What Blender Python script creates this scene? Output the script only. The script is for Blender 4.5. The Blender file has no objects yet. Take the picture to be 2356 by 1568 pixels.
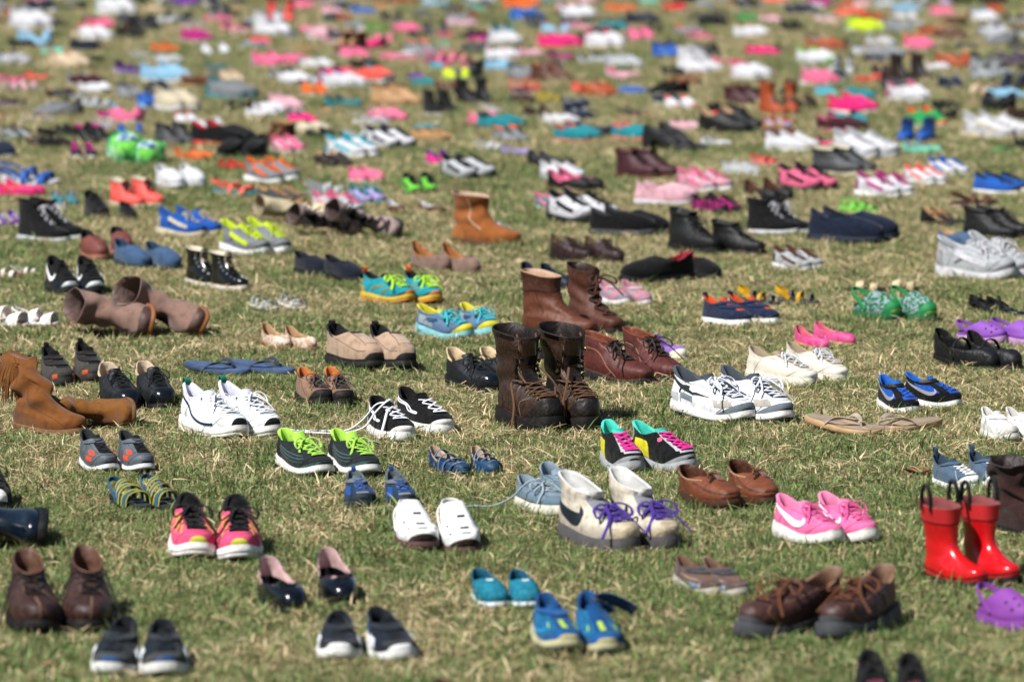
import bpy, math, random
import numpy as np

R = math.radians
rnd = random.Random(7)
nrng = np.random.default_rng(11)
scene = bpy.context.scene
COL = scene.collection

# ------------------------------------------------------------------ camera, sky, sun, exposure
PW, PH = 2356.0, 1568.0            # the pixel frame used for measuring the photograph
LENS = 175.0
FPX = LENS / 36.0 * PW
CAM_H = 1.60
PITCH = math.atan(1309.0 / FPX)

cam = bpy.data.cameras.new("camera")
cam.lens = LENS
cam.sensor_width = 36.0
cam.clip_start = 0.1
cam.clip_end = 2000.0
cam.dof.use_dof = True
cam.dof.focus_distance = 12.0
cam.dof.aperture_fstop = 5.0
cam_o = bpy.data.objects.new("camera", cam)
cam_o.location = (0, 0, CAM_H)
cam_o.rotation_euler = (R(90) - PITCH, 0, 0)
COL.objects.link(cam_o)
scene.camera = cam_o

SUN_EL, SUN_AZ = R(52), R(232)     # azimuth measured clockwise from +Y: the sun stands left of and behind the camera
sdir = np.array([math.sin(SUN_AZ) * math.cos(SUN_EL), math.cos(SUN_AZ) * math.cos(SUN_EL), math.sin(SUN_EL)])
world = bpy.data.worlds.new("World")
scene.world = world
world.use_nodes = True
wn = world.node_tree.nodes
sky = wn.new("ShaderNodeTexSky")
sky.sky_type = 'NISHITA'
sky.sun_disc = False
sky.sun_elevation = SUN_EL
sky.sun_rotation = SUN_AZ
wn["Background"].inputs[1].default_value = 0.05
world.node_tree.links.new(sky.outputs[0], wn["Background"].inputs[0])
sun = bpy.data.lights.new("sun", 'SUN')
sun.energy = 4.9
sun.angle = R(0.53)
sun.color = (1.0, 0.975, 0.94)
sun_o = bpy.data.objects.new("sun", sun)
from mathutils import Vector, Euler, Matrix
sun_o.rotation_euler = Vector(sdir).to_track_quat('Z', 'Y').to_euler()
COL.objects.link(sun_o)
scene.view_settings.view_transform = 'Standard'
scene.view_settings.look = 'None'
scene.view_settings.exposure = 0.72
scene.view_settings.gamma = 1.0
scene.render.engine = 'CYCLES'
scene.cycles.use_denoising = True
scene.cycles.max_bounces = 6
scene.cycles.diffuse_bounces = 3
scene.cycles.glossy_bounces = 2
scene.cycles.transmission_bounces = 3
scene.cycles.transparent_max_bounces = 6


def sstep(a, b, x):
    t = np.clip((x - a) / (b - a), 0, 1)
    return t * t * (3 - 2 * t)


def ground_at(px, py, z=0.0):
    """the point of the lawn that the camera sees at a pixel of the measured frame"""
    dx, dy = (px - PW / 2) / FPX, (PH / 2 - py) / FPX
    c, s = math.cos(PITCH), math.sin(PITCH)
    d = (dx, c + dy * s, -s + dy * c)
    k = (z - CAM_H) / d[2]
    return d[0] * k, d[1] * k


def px_per_m(py):
    return FPX / math.hypot(ground_at(PW / 2, py)[1], CAM_H)


# ------------------------------------------------------------------ materials
def lin(h):
    h = h.lstrip('#')
    v = [int(h[i:i + 2], 16) / 255 for i in (0, 2, 4)]
    c = [x / 12.92 if x <= 0.04045 else ((x + 0.055) / 1.055) ** 2.4 for x in v]
    k = 0.62 + 0.18 * sstep(0.45, 0.75, min(c))          # a photographed colour already carries the sunlight: take it back out
    k *= 0.45 + 0.55 * sstep(0.01, 0.09, max(c))
    return tuple(min(0.82, x * k) for x in c)


KINDS = {  # roughness, bump scale, bump strength, colour variation, sheen, specular
    'leather': (0.54, 260, 0.3, 0.36, 0.0, 0.32),
    'worn': (0.5, 120, 0.45, 0.6, 0.0, 0.34),
    'patent': (0.16, 30, 0.05, 0.1, 0.0, 0.5),
    'suede': (0.95, 420, 0.5, 0.42, 0.10, 0.12),
    'mesh': (0.88, 900, 0.7, 0.32, 0.05, 0.12),
    'canvas': (0.92, 700, 0.5, 0.25, 0.1, 0.15),
    'rubber': (0.65, 160, 0.25, 0.3, 0.0, 0.25),
    'gloss': (0.2, 25, 0.06, 0.12, 0.0, 0.5),
    'eva': (0.72, 200, 0.2, 0.3, 0.0, 0.3),
    'foam': (0.65, 300, 0.2, 0.12, 0.0, 0.3),
    'metal': (0.3, 90, 0.1, 0.2, 0.0, 0.5),
    'fur': (1.0, 500, 1.0, 0.5, 0.6, 0.1),
    'print': (0.8, 400, 0.3, 0.0, 0.0, 0.2),
    'lace': (0.9, 1200, 0.6, 0.15, 0.1, 0.15),
}
_mats = {}
DIRT = (0.20, 0.155, 0.095)


def mat(col, kind='leather', col2=None, scale=None):
    key = (col, kind, col2, scale)
    if key in _mats:
        return _mats[key]
    m = bpy.data.materials.new(f"{kind}_{col.lstrip('#')}")
    m.use_nodes = True
    nt = m.node_tree
    N, Lk = nt.nodes, nt.links
    b = N["Principled BSDF"]
    ro, bs, bst, cv, sh, sp = KINDS[kind]
    c = lin(col)
    tc = N.new("ShaderNodeTexCoord")
    oi = N.new("ShaderNodeObjectInfo")
    add = N.new("ShaderNodeVectorMath"); add.operation = 'ADD'
    Lk.new(tc.outputs["Object"], add.inputs[0])
    Lk.new(oi.outputs["Random"], add.inputs[1])
    vec = add.outputs[0]

    def noise(sc, det=3.0, rough=0.6):
        n = N.new("ShaderNodeTexNoise")
        n.inputs["Scale"].default_value = sc
        n.inputs["Detail"].default_value = det
        n.inputs["Roughness"].default_value = rough
        Lk.new(vec, n.inputs["Vector"])
        return n.outputs["Fac"]

    def ramp(fac, stops):
        r = N.new("ShaderNodeValToRGB")
        while len(r.color_ramp.elements) < len(stops):
            r.color_ramp.elements.new(0.5)
        for e, (p, q) in zip(r.color_ramp.elements, stops):
            e.position = p
            e.color = (*q, 1)
        Lk.new(fac, r.inputs[0])
        return r.outputs[0]

    dk = tuple(x * (1 - cv) for x in c)
    lt = tuple(min(0.85, x * (1 + cv * 0.35)) for x in c)
    if kind == 'print':
        v = N.new("ShaderNodeTexVoronoi")
        v.inputs["Scale"].default_value = scale or 90
        Lk.new(vec, v.inputs["Vector"])
        sep = N.new("ShaderNodeSeparateColor")
        Lk.new(v.outputs["Color"], sep.inputs[0])
        c2 = lin(col2 or '#ffffff')
        mid = tuple((p + q) / 2 for p, q in zip(c, c2))
        base = ramp(sep.outputs[0], [(0.0, c), (0.42, c), (0.46, mid), (0.62, mid), (0.66, c2)])
    else:
        base = ramp(noise(34 if kind != 'worn' else 55, 5.0), [(0.28, dk), (0.5, c), (0.75, lt)])
    # dust and scuffs, strongest on soles and worn leather
    dirt = {'eva': 0.7, 'worn': 0.6, 'rubber': 0.5, 'canvas': 0.35, 'mesh': 0.3, 'leather': 0.28, 'suede': 0.3, 'lace': 0.15, 'gloss': 0.12, 'patent': 0.1}.get(kind, 0.1)
    dirt *= 0.18 + 0.82 * min(1.0, max(c)) ** 0.45
    mx = N.new("ShaderNodeMix"); mx.data_type = 'RGBA'
    f = ramp(noise(70 if kind != 'worn' else 110, 6.0, 0.7), [(0.5, (0, 0, 0)), (0.78, (dirt,) * 3)])
    Lk.new(f, mx.inputs[0])
    Lk.new(base, mx.inputs[6])
    mx.inputs[7].default_value = (*DIRT, 1)
    Lk.new(mx.outputs[2], b.inputs["Base Color"])
    rr = N.new("ShaderNodeMapRange")
    rr.inputs[3].default_value = max(0.08, ro - 0.08)
    rr.inputs[4].default_value = min(1.0, ro + 0.14)
    Lk.new(noise(45, 3.0), rr.inputs[0])
    Lk.new(rr.outputs[0], b.inputs["Roughness"])
    b.inputs["Specular IOR Level"].default_value = sp
    if sh:
        b.inputs["Sheen Weight"].default_value = sh
        b.inputs["Sheen Roughness"].default_value = 0.5
    if kind == 'metal':
        b.inputs["Metallic"].default_value = 1.0
    bp = N.new("ShaderNodeBump")
    bp.inputs["Strength"].default_value = bst
    bp.inputs["Distance"].default_value = 0.0016
    Lk.new(noise(bs, 2.0), bp.inputs["Height"])
    last = bp
    if kind in ('leather', 'worn', 'mesh'):
        b2 = N.new("ShaderNodeBump")          # soft creases
        b2.inputs["Strength"].default_value = 0.7
        b2.inputs["Distance"].default_value = 0.008
        mp = N.new("ShaderNodeMapping"); mp.inputs["Scale"].default_value = (75, 16, 30)      # creases run across the foot
        Lk.new(vec, mp.inputs["Vector"])
        cn = N.new("ShaderNodeTexNoise"); cn.inputs["Scale"].default_value = 1.0; cn.inputs["Detail"].default_value = 3.0; cn.inputs["Distortion"].default_value = 0.6
        Lk.new(mp.outputs[0], cn.inputs["Vector"])
        Lk.new(cn.outputs["Fac"], b2.inputs["Height"])
        Lk.new(bp.outputs[0], b2.inputs["Normal"])
        last = b2
    Lk.new(last.outputs[0], b.inputs["Normal"])
    _mats[key] = m
    return m


# ------------------------------------------------------------------ mesh helpers
def to_mesh(name, V, F, mats, midx=None, sharp=55):
    me = bpy.data.meshes.new(name)
    me.from_pydata(V.tolist() if hasattr(V, 'tolist') else V, [], F)
    for m in (mats if isinstance(mats, (list, tuple)) else [mats]):
        me.materials.append(m)
    if midx is not None:
        me.polygons.foreach_set("material_index", midx)
    me.shade_smooth()
    if sharp:
        me.set_sharp_from_angle(angle=R(sharp))
    return me


def grid_faces(nu, nv, wrap):
    """rows of nu points, nv rows"""
    F = []
    for j in range(nv - 1):
        for i in range(nu if wrap else nu - 1):
            k = (i + 1) % nu
            F.append((j * nu + i, j * nu + k, (j + 1) * nu + k, (j + 1) * nu + i))
    return F


def crom(P, n):
    """resample control points with a Catmull-Rom spline"""
    P = np.asarray(P, float)
    if len(P) < 3:
        return np.linspace(P[0], P[-1], n)
    Q = np.vstack([2 * P[0] - P[1], P, 2 * P[-1] - P[-2]])
    t = np.linspace(0, len(P) - 1 - 1e-9, n)
    i = t.astype(int)
    u = (t - i)[:, None]
    a, b, c, d = Q[i], Q[i + 1], Q[i + 2], Q[i + 3]
    return 0.5 * (2 * b + (c - a) * u + (2 * a - 5 * b + 4 * c - d) * u ** 2 + (3 * b - a - 3 * c + d) * u ** 3)


def unit(v):
    return v / np.maximum(np.linalg.norm(v, axis=-1, keepdims=True), 1e-9)


def tube(path, r, n=None, sides=6, flat=1.0):
    p = crom(path, n or max(8, len(path) * 4))
    T = unit(np.gradient(p, axis=0))
    up = np.array([0.03, 0.05, 1.0])
    S = np.cross(T, up)
    S = unit(np.where(np.linalg.norm(S, axis=1, keepdims=True) < 1e-3, np.array([1.0, 0, 0]), S))
    B = np.cross(S, T)
    a = np.linspace(0, 2 * np.pi, sides, endpoint=False)
    rr = np.full(len(p), r) if np.isscalar(r) else np.interp(np.linspace(0, 1, len(p)), np.linspace(0, 1, len(r)), r)
    V = (p[:, None, :] + rr[:, None, None] * (np.cos(a)[None, :, None] * S[:, None, :] + flat * np.sin(a)[None, :, None] * B[:, None, :])).reshape(-1, 3)
    F = grid_faces(sides, len(p), True)
    F.append(tuple(range(sides - 1, -1, -1)))
    k = (len(p) - 1) * sides
    F.append(tuple(range(k, k + sides)))
    return V, F


def band(path, wdir, hw, th, n=14):
    """a strap: rectangular section swept along path; wdir = direction of its width at each control point"""
    p = crom(path, n)
    w = unit(crom(wdir, n)) if np.ndim(wdir) > 1 else np.tile(unit(np.asarray(wdir, float)), (n, 1))
    hwv = np.interp(np.linspace(0, 1, n), np.linspace(0, 1, len(hw)), hw) if not np.isscalar(hw) else np.full(n, hw)
    T = unit(np.gradient(p, axis=0))
    w = unit(w - T * (w * T).sum(1, keepdims=True))
    nn = np.cross(T, w)
    if nn[n // 2][2] < 0:
        nn = -nn
    hwv = hwv[:, None]
    sec = [p - w * hwv, p - w * hwv * 0.9 + nn * th, p + nn * th * 1.25, p + w * hwv * 0.9 + nn * th, p + w * hwv, p - nn * th * 0.2]
    V = np.stack(sec, 1).reshape(-1, 3)
    F = grid_faces(6, n, True)
    F += [tuple(range(5, -1, -1)), tuple(range((n - 1) * 6, n * 6))]
    return V, F


def merge(parts):
    V, F, o = [], [], 0
    for v, f in parts:
        V.append(np.asarray(v)); F += [tuple(i + o for i in q) for q in f]; o += len(v)
    return np.vstack(V), F


# ------------------------------------------------------------------ the shoe as a surface

LOOPS = {}
# each loop: back x, front x, half width, z at back, z at front, z added at the sides, how foot shaped it is
LOOPS['run'] = dict(zh=.115, zt=.07, ts=.055, fl=.05, th=.026, lo=[
    (.02, .975, .163, 0, 0, 0, 1), (.0, .985, .172, .06, .05, 0, 1), (.015, .94, .163, .12, .105, 0, .85),
    (.035, .80, .135, .17, .155, -.015, .5), (.03, .61, .115, .225, .205, -.035, .2), (.012, .51, .100, .268, .238, -.055, 0)])
LOOPS['canvas'] = dict(zh=.085, zt=.075, ts=.025, fl=.03, th=.014, lo=[
    (.015, .98, .162, 0, 0, 0, 1), (.01, .985, .166, .05, .05, 0, 1), (.02, .93, .156, .11, .095, 0, .8),
    (.035, .78, .128, .165, .14, -.015, .5), (.03, .60, .110, .215, .185, -.035, .2), (.022, .51, .10, .255, .212, -.055, 0)])
LOOPS['oxford'] = dict(zh=.085, zt=.04, ts=.04, fl=.05, th=.012, heel=.30, lo=[
    (.02, .97, .155, 0, 0, 0, 1), (.01, .978, .163, .05, .06, 0, 1), (.02, .93, .155, .11, .115, 0, .8),
    (.035, .78, .13, .16, .15, -.01, .5), (.035, .60, .112, .205, .19, -.035, .2), (.025, .49, .104, .245, .215, -.06, 0)])
LOOPS['slip'] = dict(zh=.07, zt=.05, ts=.03, fl=.05, th=.014, lo=[
    (.015, .975, .163, 0, 0, 0, 1), (.01, .98, .17, .05, .05, 0, 1), (.02, .93, .16, .10, .10, 0, .85),
    (.03, .79, .14, .14, .15, -.01, .5), (.03, .64, .125, .18, .175, -.03, .2), (.022, .55, .115, .21, .19, -.05, 0)])
LOOPS['flat'] = dict(zh=.04, zt=.03, ts=.02, fl=.03, th=.008, lo=[
    (.02, .975, .15, 0, 0, 0, 1), (.005, .985, .158, .04, .04, 0, 1), (.012, .94, .152, .09, .085, 0, .9),
    (.018, .84, .138, .135, .11, -.03, .7), (.022, .745, .122, .175, .108, -.075, .3)])
LOOPS['pump'] = dict(zh=.24, zt=.03, ts=.02, fl=.02, th=.008, heel=.17, lo=[
    (.02, .975, .14, 0, 0, 0, 1), (.005, .985, .148, .04, .04, 0, 1), (.012, .94, .14, .09, .08, 0, .9),
    (.018, .84, .128, .135, .10, -.03, .7), (.022, .76, .112, .175, .10, -.075, .3)])
LOOPS['clog'] = dict(zh=.12, zt=.10, ts=.05, fl=.04, th=.02, lo=[
    (.01, .985, .178, 0, 0, 0, 1), (.0, .99, .19, .03, .07, 0, 1), (.01, .955, .18, .05, .14, .01, .8),
    (.02, .84, .165, .06, .24, .015, .5), (.03, .66, .145, .06, .31, .01, .2), (.035, .52, .13, .055, .34, -.03, 0)])
LOOPS['slipper'] = dict(zh=.06, zt=.05, ts=.0, fl=.03, th=.03, lo=[
    (.0, 1.0, .20, 0, 0, 0, 1), (-.03, 1.04, .245, .09, .12, 0, .8), (-.03, 1.02, .25, .2, .26, 0, .5),
    (.0, .86, .22, .28, .38, 0, .2), (.03, .66, .17, .30, .42, -.03, 0), (.06, .52, .13, .29, .40, -.04, 0)])


def boot_loops(H, shaft=.13, lean=0.0, cuff=0.0, front=.47, zh=.085, zt=.06, toe=.115, heel=.30, fl=.05, th=.012, ts=.035, slope=.03, ankle=.112):
    F = H - slope
    lo = [(.02, .975, .16, 0, 0, 0, 1), (.005, .985, .17, .05, .06, 0, 1), (.01, .945, .164, min(.11, H * .25), toe, 0, .85),
          (.03, .80, .14, min(.17, H * .4), toe + min(.05, (F - toe) * .25), 0, .5), (.035, .64, .118, min(.23, H * .55), toe + min(.12, (F - toe) * .5), 0, .2),
          (.03, .54, ankle, min(.30, H * .68), toe + min(.20, (F - toe) * .74), 0, 0)]
    zb, zf = min(toe + .28, H * .82), toe + min(.30, (F - toe) * .87)
    n = max(1, int(round((H - zb) / .16)))
    for i in range(n + 1):
        f = i / n
        lo.append((.035 - .03 * f + lean * f, front + .02 * f + lean * f + cuff * f, ankle + (shaft - ankle) * f, zb + (H + .02 - zb) * f, zf + (F - zf) * f, -slope * .25 * f, 0))
    return dict(zh=zh, zt=zt, ts=ts, fl=fl, th=th, heel=heel, lo=lo)


class Shape:
    def __init__(s, base, L, crumple=0.0, seed=1, slump=0.0, hs=1.0, asym=1.0, ws=1.0, fold=0.0):
        d = LOOPS[base] if isinstance(base, str) else base
        s.d, s.L = d, L
        s.lo = np.array(d['lo'], float)
        s.lo[:, 3:6] *= hs * (1.14 if base in ('run', 'canvas', 'oxford', 'slip', 'flat') else 1.0)
        s.lo[:, 2] *= ws
        s.K = len(s.lo)
        s.zh, s.zt, s.ts = d['zh'], d['zt'], d['ts']
        s.cr, s.sl, s.asym, s.fold = crumple, slump, asym, fold
        r = np.random.default_rng(seed)
        s.ph = r.uniform(0, 6.28, 8)
        s.w = r.uniform(0.7, 1.3, 8)

    def zs(s, x):
        return s.zh + (s.zt - s.zh) * sstep(.25 if s.d.get('heel') else .15, .75, x)

    def par(s, v):
        v = np.clip(np.asarray(v, float), 0, 1) * (s.K - 1)
        i = np.minimum(v.astype(int), s.K - 2)
        u = (v - i)[..., None]
        Q = np.vstack([2 * s.lo[0] - s.lo[1], s.lo, 2 * s.lo[-1] - s.lo[-2]])
        a, b, c, d = Q[i], Q[i + 1], Q[i + 2], Q[i + 3]
        return 0.5 * (2 * b + (c - a) * u + (2 * a - 5 * b + 4 * c - d) * u ** 2 + (3 * b - a - 3 * c + d) * u ** 3)

    def outline(s, th, p, grow=0.0):
        xb, xf, hw, zb, zf, zm, ft = [p[..., k] for k in range(7)]
        ct, st = np.cos(th), np.sin(th)
        x = (xb + xf) / 2 + ((xf - xb) / 2 + grow) * ct
        t = (1 + ct) / 2
        sh = np.sign(st) * np.abs(st) ** (.80 - .08 * ft)
        m = 1 + ft * (-.26 + .26 * sstep(.22, .68, t))
        y = (hw * m + grow) * sh + s.asym * ft * .03 * np.sin((t - .35) * 3.6) * t
        z = zb + (zf - zb) * t + zm * st ** 4 * 1.15
        return x, y, z

    def spring(s, x):
        return s.ts * np.clip((x - .66) / .34, 0, 1.2) ** 2

    def P(s, th, v):
        th, v = np.broadcast_arrays(np.asarray(th, float), np.asarray(v, float))
        x, y, z = s.outline(th, s.par(v))
        z = z + s.zs(np.clip(x, 0, 1))
        if s.sl:                                   # a shaft that sags over to one side
            k = np.clip(z - .35, 0, 2)
            x, y, z = x - s.sl * .5 * k * k, y + s.sl * k * k * .8, z - s.sl * .35 * k * k
        if s.fold:                                 # ring folds where a soft shaft has sagged
            a = s.fold * sstep(.3, .55, v) * (1 - .6 * sstep(.85, 1, v)) * np.sin(z * 34 + 1.6 * np.sin(2 * th + s.ph[5]) + s.ph[6])
            x, y = x + a * np.cos(th), y + a * np.sin(th)
        if s.cr:
            w = sstep(.1, .45, v)
            a = s.cr * w
            x = x + a * np.sin(z * 16 * s.w[0] + 2 * th + s.ph[0]) * np.cos(3 * th * 1.0 + s.ph[1])
            y = y + a * np.sin(z * 19 * s.w[1] + s.ph[2] + np.sin(th) * 2) * np.cos(2 * th + s.ph[3])
            z = z + .5 * a * np.sin(3 * th + s.ph[4] + z * 9)
        z = z + s.spring(x)
        return np.stack([(x - .5) * s.L, y * s.L, z * s.L], -1)

    def N(s, th, v):
        e = 1e-3
        v = np.clip(v, e, 1 - e)
        dt = s.P(np.asarray(th) + e, v) - s.P(np.asarray(th) - e, v)
        dv = s.P(th, np.asarray(v) + e) - s.P(th, np.asarray(v) - e)
        return unit(np.cross(dt, dv)), unit(dv)

    # ---- the pieces
    def upper(s, nu, nv):
        th = np.linspace(0, 2 * np.pi, nu, endpoint=False)
        V = s.P(th[None, :], np.linspace(0, 1, nv)[:, None]).reshape(-1, 3)
        return V, grid_faces(nu, nv, True)

    def lining(s, nu, deep=(.94, .85, .7, .5, .3)):
        th = np.linspace(0, 2 * np.pi, nu, endpoint=False)
        t = s.d['th'] * s.L
        n, up = s.N(th, np.full(nu, .995))
        E = s.P(th, np.full(nu, 1.0))
        rows = [E + n * .0004, E - n * t * .2 + up * t * .32, E - n * t * .75 + up * t * .3, E - n * t]
        for v in deep:
            nn, _ = s.N(th, np.full(nu, v))
            rows.append(s.P(th, np.full(nu, v)) - nn * t * (1.0 if v > .6 else .8))
        return np.vstack(rows), grid_faces(nu, len(rows), True)

    def insole(s, nu, v=.32, z=.02):
        th = np.linspace(0, 2 * np.pi, nu, endpoint=False)
        x, y, _ = s.outline(th, np.tile(s.lo[0], (nu, 1)), -.012)
        zz = s.zs(x) + z + s.spring(x)
        ring = np.stack([(x - .5) * s.L, y * s.L, zz * s.L], -1)
        ring2 = ring * np.array([.5, .5, 1]); ring2[:, 2] -= .004 * s.L
        c = ring.mean(0)[None]
        V = np.vstack([ring, ring2, c])
        F = grid_faces(nu, 2, True) + [(nu + i, nu + (i + 1) % nu, 2 * nu) for i in range(nu)]
        return V, F

    def sole(s, nu, lo=0.0, hi=1.0, fl=None, lip=.012, top=True, wave=0.0):
        """a slab between the fractions lo and hi of the sole's thickness"""
        fl = s.d['fl'] * .35 if fl is None else fl
        th = np.linspace(0, 2 * np.pi, nu, endpoint=False)
        p0 = np.tile(s.lo[0], (nu, 1))
        p0[:, 0] = min(s.lo[0][0], s.lo[1][0]); p0[:, 1] = max(s.lo[0][1], s.lo[1][1]); p0[:, 2] = max(s.lo[0][2], s.lo[1][2])

        def ring(g, f, dz=0.0):
            x, y, _ = s.outline(th, p0, g)
            zt = s.zs(np.clip(x, 0, 1))
            hb = s.d.get('heel')
            zb = 0.0
            if hb:
                k = sstep(hb, hb + .05, x)
                zb = k * np.maximum(0, zt - s.zt * 1.05)
            z = zb + (zt - zb) * f + dz + s.spring(x)
            if wave and f >= 1:
                z = z + wave * (np.clip(.35 - x, 0, 1) * 2.2) ** 2 * 0.5 + wave * .35 * np.clip((x - .8) / .2, 0, 1)
            return np.stack([(x - .5) * s.L, y * s.L, z * s.L], -1)
        h = hi - lo
        rows = [ring(fl - .035, lo), ring(fl - .006, lo), ring(fl, lo + .12 * h), ring(fl + .004, lo + .5 * h), ring(fl - .001, lo + .9 * h),
                ring(fl - .006, hi, lip), ring(fl - .03, hi, lip * .6)]
        V = np.vstack(rows + [rows[0].mean(0)[None], rows[-1].mean(0)[None]])
        F = grid_faces(nu, len(rows), True)
        k = len(rows) * nu
        F += [((i + 1) % nu, i, k) for i in range(nu)]
        o = (len(rows) - 1) * nu
        F += [(o + i, o + (i + 1) % nu, k + 1) for i in range(nu)]
        return V, F

    def patch(s, A, B, v0, v1, off=.004, ns=13, nt=6, cap=False, capb=False):
        """a panel on the upper between the angles A..B (degrees, 0 = toe, 180 = heel) and heights v0..v1 (numbers or pairs)"""
        q = np.linspace(0, 1, ns)
        th = np.radians(A + (B - A) * q)
        lov = np.interp(q, np.linspace(0, 1, np.size(v0)), np.atleast_1d(v0))
        hiv = np.interp(q, np.linspace(0, 1, np.size(v1)), np.atleast_1d(v1))
        if cap:
            hiv = lov + (hiv - lov) * np.sqrt(np.clip(1 - (2 * q - 1) ** 2, 0.02, 1))
        if capb:
            hiv = lov + (hiv - lov) * np.clip(1 - np.abs(2 * q - 1) ** 3, 0.05, 1)
        t = np.linspace(0, 1, nt)
        TH = np.repeat(th[None], nt, 0)
        VV = lov[None] + (hiv - lov)[None] * t[:, None]
        n, _ = s.N(TH, VV)
        G = s.P(TH, VV) + n * off * s.L
        base = s.P(TH, VV) - n * .003 * s.L
        full = np.empty((nt + 2, ns + 2, 3))
        full[1:-1, 1:-1] = G
        full[0, 1:-1] = base[0]; full[-1, 1:-1] = base[-1]
        full[1:-1, 0] = base[:, 0]; full[1:-1, -1] = base[:, -1]
        full[0, 0] = base[0, 0]; full[0, -1] = base[0, -1]; full[-1, 0] = base[-1, 0]; full[-1, -1] = base[-1, -1]
        return full.reshape(-1, 3), grid_faces(ns + 2, nt + 2, False)

    def strip(s, pts, hw, off=.0035, n=18):
        """a narrow stripe that runs over the upper through points (degrees, height)"""
        q = crom(pts, n)
        th, v = np.radians(q[:, 0]), np.clip(q[:, 1], 0.01, .99)
        p = s.P(th, v)
        nn, _ = s.N(th, v)
        T = unit(np.gradient(p, axis=0))
        sd = np.cross(nn, T)
        w = (np.interp(np.linspace(0, 1, n), np.linspace(0, 1, np.size(hw)), np.atleast_1d(hw)) * s.L)[:, None]
        o = off * s.L
        rows = [p - sd * w * 1.04 - nn * o, p - sd * w + nn * o, p + nn * o * 1.3, p + sd * w + nn * o, p + sd * w * 1.04 - nn * o]
        V = np.stack(rows, 1).reshape(-1, 3)
        return V, grid_faces(5, n, False)

    def on(s, deg, v, off=0.0):
        th = np.radians(np.atleast_1d(deg).astype(float)); v = np.atleast_1d(v).astype(float)
        n, _ = s.N(th, v)
        return s.P(th, v) + n * (np.atleast_1d(off)[:, None]) * s.L

    def half_angle(s, v, y):
        hw = s.par(np.atleast_1d(v))[:, 2]
        return np.degrees(np.arcsin(np.clip(y / hw, 0, .92)))

    def tongue(s, up=.05, y=.055, v0=.72):
        q = np.linspace(-1, 1, 9)
        vs = np.array([v0, .8, .9, .985])
        rows = []
        for v in vs:
            a = s.half_angle(v, y)[0]
            rows.append(s.on(q * a, np.full(9, v), .004))
        d = unit(rows[-1] - rows[-2])
        for k in (.5, .85, 1.0):
            r = rows[3] + (d * .55 + np.array([-.15, 0, .75])) * up * k * s.L
            r = r - np.array([0, 0, 1]) * (np.abs(q) ** 3)[:, None] * up * .5 * k * s.L
            rows.append(r)
        back = [r + np.array([-.022, 0, -.006]) * s.L for r in rows[3:]][::-1]
        rows += back
        return np.vstack(rows), grid_faces(9, len(rows), False)

    def laces(s, n=5, v0=.5, v1=.94, y=.05, r=.0085, bow='bow', top=None, seed=0, flat=.6):
        out = []
        vs = np.linspace(v0, v1, n)
        rr = r * s.L
        A = s.half_angle(vs, y)
        q = np.linspace(-1, 1, 5)
        bulge = .012 + .008 * (1 - q ** 2)
        out.append(tube(s.on(q * A[0], np.full(5, vs[0]), bulge), rr, 9, 5, flat))
        for i in range(n - 1):
            for sg in (1, -1):
                vv = vs[i] + (vs[i + 1] - vs[i]) * (q + 1) / 2
                aa = sg * q * (A[i] + (A[i + 1] - A[i]) * (q + 1) / 2)
                out.append(tube(s.on(aa, vv, bulge + (.006 if sg > 0 else 0)), rr, 9, 5, flat))
        rs = np.random.default_rng(seed + 3)
        c = s.on(0, v1, .022)[0]
        L = s.L
        if bow in ('bow', 'big'):
            k = 1.35 if bow == 'big' else 1.0
            for sg in (1, -1):
                a = rs.uniform(.8, 1.15) * k
                pts = [c, c + L * np.array([.03, sg * .06 * a, .03]), c + L * np.array([.07, sg * .12 * a, .0]), c + L * np.array([.11, sg * .115 * a, -.055]),
                       c + L * np.array([.075, sg * .06 * a, -.02]), c + L * np.array([.01, sg * .01, .005])]
                out.append(tube(pts, rr, 22, 5, flat))
                e = rs.uniform(.8, 1.2) * k
                pts = [c, c + L * np.array([.05, sg * .04, .01]), c + L * np.array([.12 * e, sg * .085, -.05]), c + L * np.array([.17 * e, sg * .12 * e, -.11 * e])]
                out.append(tube(pts, rr, 14, 5, flat))
            out.append(tube([c + L * np.array([0, -.015, .004]), c + L * np.array([.004, 0, .016]), c + L * np.array([0, .015, .004])], rr * 1.5, 7, 6))
        elif bow == 'ends':
            for sg in (1, -1):
                a = A[-1] * sg
                p0 = s.on(a, v1, .012)[0]
                pts = [p0, p0 + L * np.array([.02, sg * .03, .012]), s.on(70 * sg, .55, .02)[0], s.on(75 * sg, .2, .03)[0], s.on(72 * sg, .0, .07)[0] + L * np.array([.03, sg * .03, -.06])]
                out.append(tube(pts, rr, 20, 5, flat))
        return merge(out)


# ------------------------------------------------------------------ building one shoe from a description
LOD = {2: (44, 4), 1: (30, 3), 0: (18, 2)}
LOOPS['sandal'] = dict(zh=.075, zt=.06, ts=.02, fl=.03, th=.01, lo=[(.0, 1.0, .168, 0, 0, 0, 1), (.0, 1.0, .17, .02, .02, 0, 1)])
LOOPS['flipflop'] = dict(zh=.07, zt=.055, ts=.02, fl=.03, th=.01, lo=[(.0, 1.0, .175, 0, 0, 0, 1), (.0, 1.0, .177, .02, .02, 0, 1)])
LOOPS['wedge'] = dict(zh=.20, zt=.07, ts=.02, fl=.03, th=.01, lo=[(.0, 1.0, .16, 0, 0, 0, 1), (.0, 1.0, .16, .02, .02, 0, 1)])


def foot_edge(s, x):
    t = np.linspace(0, np.pi, 60)
    xx, yy, _ = s.outline(t, np.tile(s.lo[0], (60, 1)))
    o = np.argsort(xx)
    return float(np.interp(x, xx[o], yy[o]))


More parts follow.
